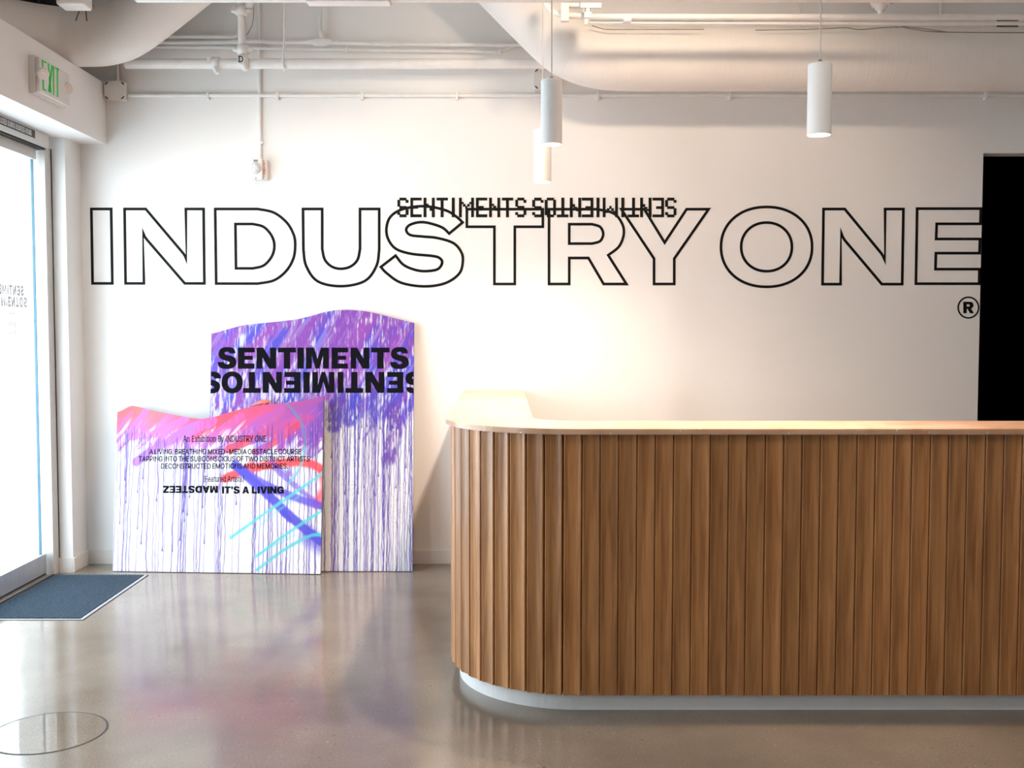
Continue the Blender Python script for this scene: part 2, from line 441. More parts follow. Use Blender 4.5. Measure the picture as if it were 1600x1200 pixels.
# ================================================================== THE SETTING
WY = 6.52                     # back wall
XP, XJ, XS = -2.585, -2.665, -2.42   # pilaster face, door frame face, soffit face
ZS0, ZS1 = 2.587, 2.952
DX0, DX1, DZ = 2.937, 3.95, 2.535    # dark doorway
RX, BY, CZ = 5.6, -3.2, 3.9

struct('floor', bx(-2.76, RX, BY, WY + .12, -.12, 0), M['floor'], label='polished grey brown concrete floor of the lobby', cat='floor')
struct('pavement', bx(-16, -2.76, -14, 16, -.14, -.02), M['pave'], label='pale pavement outside the glass door', cat='pavement')
bm = B()
box(bm, -2.6, DX0, WY, WY + .12, 0, CZ); box(bm, DX1, RX, WY, WY + .12, 0, CZ); box(bm, DX0, DX1, WY, WY + .12, DZ, CZ)
wall_back = struct('wall_back', bm, M['wall'], label='white painted back wall behind the reception counter', cat='wall')
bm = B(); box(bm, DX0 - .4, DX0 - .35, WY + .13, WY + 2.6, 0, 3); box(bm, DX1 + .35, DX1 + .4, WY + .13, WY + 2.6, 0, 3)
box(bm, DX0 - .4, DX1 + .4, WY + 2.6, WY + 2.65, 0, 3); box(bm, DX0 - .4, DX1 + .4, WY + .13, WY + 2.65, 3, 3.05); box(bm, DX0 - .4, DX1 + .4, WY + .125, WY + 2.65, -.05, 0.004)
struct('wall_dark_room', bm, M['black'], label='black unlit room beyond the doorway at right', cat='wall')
struct('wall_pilaster', bx(-2.9, XP, 6.29, WY, 0, ZS0), M['wall'], label='narrow white pilaster between glass door and back wall', cat='wall')
struct('wall_soffit', bx(-3.3, XS, BY, WY, ZS0, ZS1), M['wall'], label='white boxed soffit carrying the exit sign above the door', cat='soffit')
bm = B(); box(bm, -3.35, -3.3, BY, WY, ZS1 - .3, CZ); box(bm, -3.3, -2.6, WY - .02, WY + .1, ZS1, CZ)
for y in (-3.20, -3.12, -2.97, -2.83): box(bm, y, y + .03, WY - .06, WY - .02, ZS1, CZ)
struct('wall_plenum', bm, M['plenum'], label='dark charcoal recess above the soffit at top left', cat='wall')
bm = B(); box(bm, -2.9, XJ, 2.4, 3.75, 0, ZS0); box(bm, -2.9, XJ, BY, 1.2, 0, ZS0); box(bm, -2.9, XJ, 1.2, 2.4, 0, .25)
struct('wall_left', bm, M['wall'], label='white left wall with an added daylight fill window near the camera', cat='wall')
struct('wall_right', bx(RX, RX + .1, BY, WY, 0, CZ), M['wall'], label='white right wall outside the picture', cat='wall')
struct('wall_front', bx(-2.9, RX, BY - .1, BY, 0, CZ), M['wall'], label='white wall behind the camera', cat='wall')
struct('ceiling', bx(-3.35, RX, BY, WY + .12, CZ, CZ + .1), M['ceil'], label='white painted ceiling deck', cat='ceiling')
bm = B(); box(bm, -2.585, -.20, WY - .013, WY, 0, .088, bev=.002); box(bm, .13, DX0, WY - .013, WY, 0, .088, bev=.002)
struct('baseboard_back', bm, M['base'], label='low white baseboard along the back wall', cat='baseboard')
bm = B(); box(bm, XP, XP + .012, 6.278, WY - .013, 0, .088, bev=.002); box(bm, XJ, XP, 6.278, 6.29, 0, .088)
struct('baseboard_left', bm, M['base'], label='white baseboard wrapping the pilaster', cat='baseboard')

# unseen window added to the left wall to let in daylight fill
w1 = thing('fill_window', 'tall unseen window added in the left wall for daylight fill', 'window', (XJ, 1.9, .25)); w1['kind'] = 'structure'
bm = B()
for y in (1.2, 2.35): box(bm, -.14, -.07, y - 1.9, y - 1.9 + .05, 0, ZS0 - .25)
box(bm, -.14, -.07, -.7, .5, 0, .05); box(bm, -.14, -.07, -.7, .5, ZS0 - .31, ZS0 - .25)
obj('window_frame', bm, M['alu'], w1)
for y in (1.25,): obj('pane', bx(-.11, -.102, y - 1.9, y - 1.9 + 1.10, .05, ZS0 - .31), M['glass'], w1)

# ------------------------------------------------------------------ sliding glass door
dr = thing('door_1', 'glass sliding entrance door with grey metal rails at left', 'door', (-2.70, 5.6, 0)); dr['kind'] = 'structure'
def dl(x0, x1, y0, y1, z0, z1): return (x0 + 2.70, x1 + 2.70, y0 - 5.6, y1 - 5.6, z0, z1)
for y0, y1, x in ((4.98, 6.165, -2.745), (3.78, 5.02, -2.80)):
    lf = obj('door_leaf', bx(*dl(x + .018, x + .026, y0, y1 - .012, .135, 2.44)), M['glass'], dr)
    obj('glass_edge', bx(*dl(x + .016, x + .028, y1 - .012, y1, .135, 2.44)), M['glass_edge'], lf)
    obj('bottom_rail', bx(*dl(x, x + .045, y0, y1 + .02, .022, .135), bev=.002), M['alu'], lf)
    obj('top_rail', bx(*dl(x, x + .045, y0, y1 + .0, 2.44, 2.545), bev=.002), M['alu_light'], lf)
    obj('rail_seal', bx(*dl(x + .01, x + .04, y0, y1 + .02, .012, .022)), M['dark_trim'], lf)
obj('jamb', bx(*dl(-2.90, XJ - .002, 6.205, 6.284, 0, 2.52), bev=.002), M['alu_light'], dr)
obj('jamb_seal', bx(*dl(-2.72, XJ + .001, 6.284, 6.29, 0, 2.52)), M['dark_trim'], dr)
obj('jamb', bx(*dl(-2.90, XJ - .002, 3.75, 3.80, 0, 2.52), bev=.002), M['alu_light'], dr)
hd = obj('header', bx(*dl(-2.85, -2.645, 3.75, 6.215, 2.51, ZS0), bev=.003), M['alu_light'], dr)
obj('header_gap', bx(*dl(-2.84, -2.66, 3.8, 6.2, 2.50, 2.512)), M['dark_trim'], dr)
obj('threshold', bx(*dl(-2.80, -2.672, 3.78, 6.19, .0, .012), bev=.002), M['brass'], dr)
obj('threshold_strip', bx(*dl(-2.672, -2.655, 3.78, 6.21, .0, .006)), M['dark_trim'], dr)

# ------------------------------------------------------------------ lettering sources
GLYPH = json.loads(r'''{"'":[206,[[[78,318],[70,509],[136,509],[128,318]]]],"(":[273,[[[89,207],[90,245],[94,284],[101,324],[109,365],[120,403],[132,441],[146,478],[160,510],[177,539],[236,539],[219,503],[204,466],[191,428],[179,389],[169,351],[161,313],[156,276],[152,240],[151,207],[152,176],[155,145],[160,115],[168,82],[177,50],[188,16],[202,-20],[218,-57],[236,-96],[177,-96],[150,-45],[128,4],[111,55],[99,107],[92,157]]]],")":[273,[[[37,-96],[56,-55],[72,-17],[86,18],[97,53],[106,85],[113,116],[118,147],[121,177],[122,207],[121,241],[117,277],[112,313],[104,352],[94,390],[82,428],[69,467],[54,504],[37,539],[97,539],[113,509],[128,477],[142,441],[154,402],[164,363],[173,323],[179,282],[183,244],[184,207],[181,155],[174,104],[161,53],[144,2],[122,-48],[97,-96]]]],",":[188,[[[38,-119],[68,71],[137,71],[84,-119]]]],"-":[453,[[[337,244],[337,188],[114,188],[114,244]]]],".":[188,[[[95,-4],[83,-3],[72,2],[63,9],[55,19],[51,29],[50,41],[51,53],[56,64],[63,73],[73,81],[83,85],[95,87],[108,85],[118,81],[128,73],[135,64],[140,53],[141,41],[139,29],[135,18],[128,9],[118,1],[107,-3]]]],"A":[480,[[[16,0],[201,509],[276,509],[463,0],[395,0],[287,302],[264,372],[232,478],[245,478],[213,371],[191,302],[85,0]],[[110,142],[110,199],[370,199],[370,142]]]],"B":[456,[[[60,0],[60,509],[241,509],[275,507],[304,501],[329,491],[350,477],[368,461],[381,442],[391,420],[396,398],[398,374],[397,353],[393,335],[387,320],[378,307],[368,295],[356,286],[343,278],[329,272],[315,267],[315,262],[331,260],[347,254],[363,245],[378,234],[391,220],[402,203],[411,183],[416,161],[418,136],[416,111],[410,88],[400,67],[386,47],[367,31],[344,18],[316,8],[284,2],[247,0]],[[125,57],[245,57],[281,60],[309,67],[330,80],[344,96],[353,115],[355,137],[354,154],[350,169],[342,184],[332,197],[320,209],[306,218],[288,225],[269,229],[248,231],[125,231]],[[125,285],[238,285],[256,287],[273,290],[288,296],[302,304],[314,314],[323,326],[330,340],[335,356],[336,372],[333,394],[325,413],[313,429],[294,442],[270,449],[240,452],[125,452]]]],"C":[510,[[[267,-7],[224,-3],[186,7],[150,25],[118,50],[91,80],[70,115],[53,158],[43,203],[40,254],[44,306],[53,352],[70,393],[92,430],[119,460],[150,484],[187,502],[225,512],[267,516],[293,514],[317,510],[340,504],[363,495],[383,484],[402,471],[420,455],[435,438],[448,418],[459,396],[467,373],[473,348],[408,348],[404,365],[397,381],[389,395],[380,407],[369,419],[357,428],[344,437],[330,444],[315,449],[299,453],[284,455],[267,456],[237,453],[209,445],[184,432],[160,414],[141,391],[125,364],[113,331],[106,295],[103,254],[106,212],[113,176],[125,145],[142,117],[161,94],[184,76],[210,63],[238,55],[267,53],[284,54],[300,56],[315,60],[330,65],[344,72],[357,81],[370,91],[380,102],[389,114],[397,129],[404,144],[408,160],[473,160],[467,135],[459,112],[448,91],[435,71],[419,53],[402,38],[383,24],[362,13],[341,5],[317,-2],[293,-6]]]],"D":[502,[[[219,0],[96,0],[96,57],[215,57],[255,60],[289,68],[318,81],[343,99],[363,122],[379,149],[390,181],[397,216],[399,255],[397,295],[390,330],[379,361],[363,388],[344,410],[320,428],[290,441],[258,449],[221,452],[93,452],[93,509],[225,509],[273,505],[315,495],[353,478],[386,455],[412,426],[433,391],[449,350],[459,305],[462,255],[458,204],[449,159],[433,119],[411,83],[384,54],[351,31],[311,13],[267,3]],[[125,509],[125,0],[60,0],[60,509]]]],"E":[419,[[[60,0],[60,509],[372,509],[372,452],[125,452],[125,286],[355,286],[355,229],[125,229],[125,57],[375,57],[375,0]]]],"F":[410,[[[60,0],[60,509],[369,509],[369,452],[125,452],[125,278],[346,278],[346,221],[125,221],[125,0]]]],"G":[520,[[[269,-7],[224,-3],[185,8],[149,25],[117,50],[91,80],[69,116],[53,158],[43,204],[40,254],[44,306],[53,352],[69,393],[91,430],[118,460],[149,484],[185,502],[223,512],[265,516],[292,514],[317,510],[340,504],[363,494],[384,483],[403,469],[421,453],[436,436],[449,416],[460,395],[468,372],[474,349],[408,349],[402,365],[395,380],[387,393],[378,406],[367,417],[356,427],[343,436],[330,443],[315,448],[299,453],[283,455],[265,456],[235,453],[208,445],[183,432],[160,414],[141,391],[125,364],[113,331],[106,295],[103,254],[106,212],[113,176],[125,145],[142,117],[161,94],[184,76],[211,63],[239,55],[269,53],[297,55],[322,61],[345,71],[365,85],[382,103],[396,123],[407,148],[413,174],[415,202],[434,199],[283,199],[283,256],[478,256],[478,200],[475,159],[466,123],[451,91],[430,62],[405,38],[377,19],[343,4],[307,-4]]]],"H":[517,[[[60,0],[60,509],[125,509],[125,289],[392,289],[392,509],[457,509],[457,0],[392,0],[392,232],[125,232],[125,0]]]],"I":[185,[[[60,0],[60,509],[125,509],[125,0]]]],"K":[467,[[[104,145],[104,216],[139,261],[174,303],[212,344],[364,509],[448,509],[231,276],[228,276]],[[60,0],[60,509],[125,509],[125,334],[124,225],[125,193],[125,0]],[[372,0],[188,259],[228,309],[449,0]]]],"L":[393,[[[60,0],[60,509],[125,509],[125,57],[361,57],[361,0]]]],"M":[628,[[[60,0],[60,509],[152,509],[277,187],[287,159],[299,123],[311,84],[322,49],[307,49],[318,83],[330,121],[342,158],[352,187],[476,509],[568,509],[568,0],[504,0],[504,291],[504,327],[505,369],[506,413],[507,457],[513,457],[498,409],[482,363],[467,322],[456,291],[342,0],[286,0],[170,291],[159,321],[145,361],[129,408],[112,457],[119,457],[120,416],[121,372],[122,328],[122,291],[122,0]]]],"N":[523,[[[60,0],[60,509],[136,509],[343,183],[363,151],[388,107],[414,55],[405,54],[401,108],[399,157],[399,195],[399,509],[463,509],[463,0],[387,0],[202,290],[177,331],[148,381],[108,452],[119,454],[122,384],[124,328],[125,291],[125,0]]]],"O":[533,[[[267,-7],[224,-3],[186,7],[150,25],[118,50],[92,80],[70,115],[53,158],[44,203],[40,254],[44,306],[54,352],[70,393],[92,430],[119,460],[150,484],[187,502],[225,512],[267,516],[310,512],[348,501],[384,484],[416,459],[442,429],[464,393],[480,351],[490,305],[493,254],[490,202],[480,156],[464,115],[441,79],[415,49],[384,25],[347,7],[309,-3]],[[267,53],[297,56],[324,63],[349,76],[373,94],[392,117],[408,144],[421,177],[428,213],[430,254],[428,296],[420,333],[408,365],[392,393],[372,415],[349,433],[323,446],[296,453],[267,456],[237,453],[210,445],[184,433],[161,414],[141,392],[125,364],[113,331],[106,295],[103,254],[106,212],[113,176],[125,144],[142,116],[161,94],[184,76],[210,63],[238,55]]]],"P":[445,[[[60,0],[60,509],[235,509],[273,506],[305,499],[332,487],[356,471],[375,452],[390,430],[400,404],[407,377],[409,348],[406,318],[400,291],[390,265],[375,242],[356,223],[332,207],[304,195],[272,188],[235,186],[109,186],[109,242],[233,242],[258,244],[279,249],[297,256],[312,267],[324,279],[333,294],[340,311],[343,328],[344,348],[343,367],[339,385],[333,402],[324,416],[312,429],[297,439],[278,446],[257,451],[232,452],[125,452],[125,0]]]],"R":[449,[[[60,0],[60,509],[236,509],[274,506],[305,500],[333,489],[357,473],[376,455],[390,433],[401,408],[407,381],[409,352],[407,322],[401,296],[390,271],[375,250],[356,232],[333,217],[304,206],[272,200],[236,198],[96,198],[96,255],[234,255],[259,256],[280,260],[298,267],[313,276],[325,287],[334,300],[340,316],[344,333],[345,352],[344,372],[340,389],[334,405],[324,419],[312,430],[298,440],[279,447],[258,451],[233,452],[125,452],[125,0]],[[353,0],[230,229],[303,229],[428,0]]]],"S":[447,[[[224,-9],[188,-7],[156,-1],[128,9],[102,23],[81,40],[64,60],[51,84],[42,109],[38,137],[104,137],[108,118],[114,102],[123,88],[136,76],[150,66],[166,59],[185,53],[204,50],[224,49],[246,50],[267,54],[286,60],[303,69],[318,79],[329,92],[339,107],[344,122],[346,139],[344,155],[339,168],[332,179],[322,189],[310,197],[296,205],[245,222],[184,239],[144,253],[112,269],[86,289],[67,313],[56,341],[52,372],[55,400],[62,425],[75,448],[93,468],[113,484],[138,498],[166,508],[195,514],[227,516],[260,513],[289,507],[316,498],[341,484],[361,468],[377,449],[390,427],[398,403],[401,378],[337,378],[331,402],[320,422],[302,437],[279,449],[254,456],[225,459],[204,457],[185,454],[167,448],[152,440],[139,430],[129,418],[121,405],[117,391],[115,376],[117,359],[122,345],[131,334],[142,323],[155,315],[169,308],[212,293],[264,279],[312,264],[328,256],[344,248],[359,238],[373,226],[384,213],[395,198],[402,180],[407,160],[408,139],[406,111],[399,86],[386,64],[369,42],[348,25],[323,11],[293,0],[260,-7]]]],"T":[449,[[[32,452],[32,509],[417,509],[417,452],[257,452],[257,0],[193,0],[193,452]]]],"U":[517,[[[259,-8],[220,-5],[185,2],[154,15],[126,33],[103,55],[85,80],[71,109],[63,140],[60,173],[60,509],[124,509],[124,178],[126,154],[132,133],[141,113],[153,95],[169,80],[187,68],[209,59],[233,53],[259,52],[286,53],[310,59],[331,68],[349,81],[364,95],[377,113],[386,133],[391,155],[393,178],[393,509],[457,509],[457,173],[454,139],[446,108],[433,80],[414,54],[391,33],[363,15],[331,2],[297,-6]]]],"V":[480,[[[204,0],[16,509],[84,509],[192,206],[215,137],[248,31],[235,31],[267,138],[290,206],[395,509],[463,509],[278,0]]]],"W":[686,[[[155,0],[16,509],[82,509],[163,196],[175,145],[187,94],[197,40],[189,40],[200,94],[211,145],[224,196],[306,509],[380,509],[462,196],[474,145],[486,94],[497,40],[488,40],[499,94],[510,145],[523,196],[603,509],[670,509],[530,0],[455,0],[368,323],[351,391],[336,475],[350,475],[335,395],[318,323],[230,0]]]],"X":[474,[[[18,0],[217,284],[217,236],[29,509],[104,509],[178,400],[204,361],[223,329],[243,292],[232,292],[252,329],[272,361],[298,400],[374,509],[446,509],[259,239],[259,287],[456,0],[382,0],[292,129],[268,165],[250,195],[230,231],[244,231],[225,196],[206,166],[182,129],[91,0]]]],"Y":[472,[[[203,0],[203,208],[16,509],[91,509],[192,344],[222,292],[250,230],[224,230],[251,293],[280,344],[381,509],[455,509],[268,208],[268,0]]]],"a":[389,[[[160,-9],[136,-7],[115,-2],[94,5],[76,16],[60,29],[48,45],[38,64],[32,85],[30,108],[32,129],[36,146],[43,161],[53,174],[64,184],[78,193],[93,200],[108,206],[125,211],[178,220],[234,227],[265,235],[276,255],[276,257],[274,272],[272,285],[267,297],[260,307],[251,315],[240,322],[227,327],[212,330],[196,331],[178,330],[163,327],[149,322],[118,301],[100,274],[41,291],[51,313],[64,331],[79,346],[96,359],[114,368],[133,375],[154,380],[174,383],[194,384],[239,379],[255,375],[271,369],[286,360],[300,350],[312,336],[322,320],[330,300],[335,278],[337,251],[337,0],[277,0],[277,52],[272,52],[252,25],[241,16],[229,8],[215,1],[199,-4],[180,-7]],[[170,45],[192,47],[211,51],[228,59],[242,69],[254,80],[263,93],[270,108],[274,123],[276,138],[276,190],[259,182],[231,176],[200,171],[175,168],[134,159],[122,153],[112,147],[103,139],[97,130],[93,118],[92,105],[93,92],[96,82],[102,72],[110,64],[119,57],[130,52],[142,48],[156,46]]]],"b":[424,[[[229,-8],[207,-7],[188,-3],[172,4],[158,12],[147,21],[138,31],[118,59],[112,59],[112,0],[53,0],[53,509],[114,509],[114,319],[118,319],[137,346],[147,356],[158,365],[171,373],[188,379],[207,383],[229,384],[260,382],[288,374],[313,361],[336,342],[355,319],[370,293],[381,261],[388,227],[390,189],[388,150],[381,115],[370,84],[354,57],[335,34],[313,16],[287,2],[260,-6]],[[220,47],[243,49],[262,55],[279,66],[294,80],[306,97],[316,117],[323,139],[327,164],[328,189],[327,216],[323,239],[316,261],[306,281],[294,298],[280,311],[262,322],[242,328],[220,330],[198,328],[178,322],[161,312],[146,298],[134,282],[125,263],[118,240],[114,216],[113,189],[114,162],[118,137],[125,115],[135,95],[147,78],[162,65],[179,55],[199,49]]]],"d":[424,[[[195,-8],[164,-5],[137,3],[111,16],[89,35],[70,57],[55,84],[43,116],[36,151],[34,189],[37,228],[43,262],[55,293],[71,320],[90,343],[112,361],[138,374],[166,382],[196,384],[218,383],[237,379],[253,373],[267,364],[278,355],[287,346],[306,319],[311,319],[311,509],[372,509],[372,0],[313,0],[313,59],[307,59],[287,31],[277,21],[266,12],[252,4],[236,-3],[217,-7]],[[205,47],[227,49],[246,55],[263,65],[278,79],[290,95],[299,115],[306,138],[310,163],[312,189],[310,217],[306,241],[300,263],[290,283],[278,299],[263,312],[246,322],[226,328],[205,330],[181,328],[162,322],[145,311],[130,297],[118,281],[108,261],[102,239],[98,215],[96,189],[98,163],[102,139],[109,117],[118,96],[130,79],[145,66],[163,55],[182,49]]]],"e":[404,[[[212,-8],[176,-5],[145,3],[117,16],[92,35],[72,58],[56,85],[44,116],[36,150],[34,187],[37,225],[44,259],[55,290],[72,318],[91,341],[115,359],[143,374],[173,382],[205,384],[226,383],[246,380],[266,374],[285,366],[303,355],[319,341],[334,324],[347,304],[357,282],[365,255],[370,226],[371,194],[371,169],[75,169],[75,221],[338,221],[310,202],[308,227],[304,249],[298,269],[288,287],[277,302],[263,314],[245,323],[227,328],[205,330],[183,328],[164,323],[146,313],[131,301],[119,286],[109,270],[102,251],[97,231],[96,211],[96,178],[98,150],[102,127],[110,106],[122,88],[135,73],[151,61],[170,53],[190,48],[212,46],[227,47],[241,49],[254,53],[266,58],[276,65],[285,73],[294,82],[300,93],[306,105],[365,91],[358,72],[348,55],[335,39],[319,25],[302,14],[283,4],[260,-3],[237,-7]]]],"h":[410,[[[114,227],[114,0],[53,0],[53,509],[114,509],[114,287],[102,287],[116,320],[132,344],[152,362],[175,375],[200,382],[227,384],[253,383],[275,377],[295,369],[314,356],[329,340],[341,321],[350,297],[355,271],[357,240],[357,0],[296,0],[296,235],[293,263],[286,286],[273,304],[255,318],[234,326],[210,329],[192,328],[176,324],[161,317],[147,308],[136,297],[126,283],[119,266],[115,247]]]],"i":[167,[[[53,0],[53,379],[114,379],[114,0]],[[84,443],[72,444],[63,448],[54,455],[47,463],[43,473],[41,483],[43,494],[47,504],[54,512],[63,519],[73,522],[84,524],[95,522],[105,518],[114,512],[121,503],[125,494],[126,483],[125,472],[121,463],[114,455],[105,448],[95,444]]]],"n":[410,[[[114,227],[114,0],[53,0],[53,379],[112,379],[112,287],[102,287],[116,320],[132,344],[152,362],[175,375],[200,382],[227,384],[253,383],[275,377],[295,369],[313,356],[328,340],[341,321],[350,297],[355,271],[357,240],[357,0],[296,0],[296,235],[293,263],[286,286],[273,304],[255,318],[234,326],[210,329],[192,328],[176,324],[161,317],[147,308],[136,297],[126,283],[119,266],[115,247]]]],"o":[415,[[[207,-8],[174,-5],[144,3],[117,16],[92,35],[72,58],[56,85],[44,117],[37,150],[34,187],[37,226],[44,260],[56,291],[73,319],[93,341],[117,360],[145,374],[175,382],[207,384],[241,382],[271,373],[299,360],[323,341],[343,318],[359,291],[372,259],[379,225],[381,187],[379,149],[371,116],[359,85],[343,57],[322,35],[299,16],[270,3],[240,-6]],[[207,46],[232,49],[252,55],[270,66],[286,81],[298,98],[307,117],[314,140],[318,163],[319,187],[318,213],[314,236],[307,258],[297,279],[285,296],[270,310],[252,321],[231,328],[207,330],[183,328],[163,321],[145,310],[130,295],[118,278],[108,258],[102,236],[98,212],[96,187],[98,162],[102,139],[108,117],[118,97],[130,80],[145,66],[163,55],[184,49]]]],"r":[259,[[[53,0],[53,379],[112,379],[112,321],[115,321],[124,339],[137,354],[152,367],[171,377],[191,383],[213,385],[229,384],[243,384],[243,322],[230,324],[207,326],[189,324],[174,321],[159,315],[146,306],[135,296],[126,284],[119,269],[115,254],[114,237],[114,0]]]],"s":[365,[[[182,-8],[156,-7],[133,-3],[112,3],[93,13],[76,24],[62,38],[50,55],[41,73],[36,94],[94,107],[101,87],[111,72],[124,60],[141,52],[160,47],[181,45],[206,47],[227,53],[244,62],[258,75],[265,88],[268,103],[266,115],[262,126],[254,136],[243,144],[229,150],[212,155],[149,170],[117,180],[92,193],[72,208],[58,227],[50,249],[47,274],[49,295],[55,314],[65,332],[79,347],[96,360],[115,370],[138,378],[161,383],[187,384],[212,383],[234,379],[254,372],[272,363],[286,352],[299,339],[310,324],[318,308],[324,290],[268,277],[262,291],[254,304],[243,316],[228,325],[210,331],[187,333],[166,331],[147,325],[131,317],[118,305],[111,292],[109,277],[110,264],[115,253],[124,243],[136,235],[152,228],[172,223],[229,209],[262,199],[287,187],[306,171],[320,152],[328,131],[331,107],[329,85],[323,65],[312,47],[298,31],[280,17],[260,6],[236,-2],[210,-7]]]],"t":[227,[[[204,379],[204,327],[6,327],[6,379]],[[65,471],[126,471],[126,98],[127,82],[131,70],[136,61],[145,55],[156,51],[170,50],[185,51],[202,54],[213,2],[192,-3],[168,-4],[137,-1],[112,7],[92,21],[77,41],[68,65],[65,93]]]],"u":[410,[[[182,-5],[157,-3],[135,2],[115,11],[96,23],[81,39],[69,59],[60,82],[54,109],[53,139],[53,379],[114,379],[114,144],[116,116],[124,93],[137,75],[155,61],[176,53],[200,50],[218,52],[234,55],[249,62],[263,71],[274,83],[283,97],[291,114],[295,132],[296,153],[296,379],[357,379],[357,0],[298,0],[298,92],[307,92],[294,59],[277,35],[257,17],[234,4],[209,-3]]]],"x":[379,[[[21,0],[171,218],[171,171],[29,379],[100,379],[147,306],[179,253],[207,206],[175,206],[202,253],[233,306],[282,379],[352,379],[209,169],[209,214],[358,0],[287,0],[231,85],[200,136],[173,182],[205,182],[178,136],[148,85],[91,0]]]],"y":[389,[[[47,-139],[61,-86],[71,-87],[104,-89],[113,-86],[122,-81],[130,-74],[138,-64],[145,-51],[151,-36],[163,-1],[17,379],[84,379],[165,155],[187,87],[206,21],[184,21],[202,87],[224,155],[305,379],[371,379],[204,-58],[196,-77],[187,-93],[177,-107],[165,-119],[153,-128],[139,-136],[124,-141],[108,-144],[91,-145],[65,-143]]]]}''')
def text_contours(s, space=170, track=0, bold=0, serif=False):
    """list of glyphs (contours in 1/1000 em), total width"""
    x = 0; out = []
    for ch in s:
        if ch == ' ': x += space; continue
        adv, cs = GLYPH[ch]
        g = [[(px + x, py) for px, py in c] for c in cs]
        area = [sum(c[i - 1][0] * c[i][1] - c[i][0] * c[i - 1][1] for i in range(len(c))) for c in g]
        if bold: g = [offset_loop(c, bold) for c in g]
        outer = [[c] for c, a in zip(g, area) if a < 0]
        for c, a in zip(g, area):                        # counters go to the outline that encloses them
            if a >= 0:
                for q in outer:
                    xs_, ys_ = [p[0] for p in q[0]], [p[1] for p in q[0]]
                    if min(xs_) < c[0][0] < max(xs_) and min(ys_) < c[0][1] < max(ys_): q.append(c); break
        out += outer
        if serif:
            for c in cs:
                n = len(c)
                for i in range(n):
                    (xa, ya), (xb, yb) = c[i], c[(i + 1) % n]
                    for lv, sg in ((0, 1), (509, -1), (379, -1)):
                        if abs(ya - lv) < 3 and abs(yb - lv) < 3 and 20 < abs(xa - xb) < 110:
                            l, r = min(xa, xb) - 55 + x, max(xa, xb) + 55 + x
                            out.append([[(l, lv), (r, lv), (r, lv + sg * 34), (l, lv + sg * 34)]])
        x += adv + track
    return out, x - track
def put_text(name, s, mt, parent, O, U, V, N, width, height, flip=False, mirror=False, loc=None, t=.0006, **k):
    gs, W = text_contours(s, **k)
    sx, sy = width / W, height / 509.0
    bm = B()
    for g in gs:
        cs = [[((W - x if flip else x) * sx, (509 - y if flip else y) * sy) for x, y in c] for c in g]
        if mirror: cs = [[(-x, y) for x, y in c] for c in cs]
        plate(bm, cs, O, U, V, N, t)
    return obj(name, bm, mt, parent)

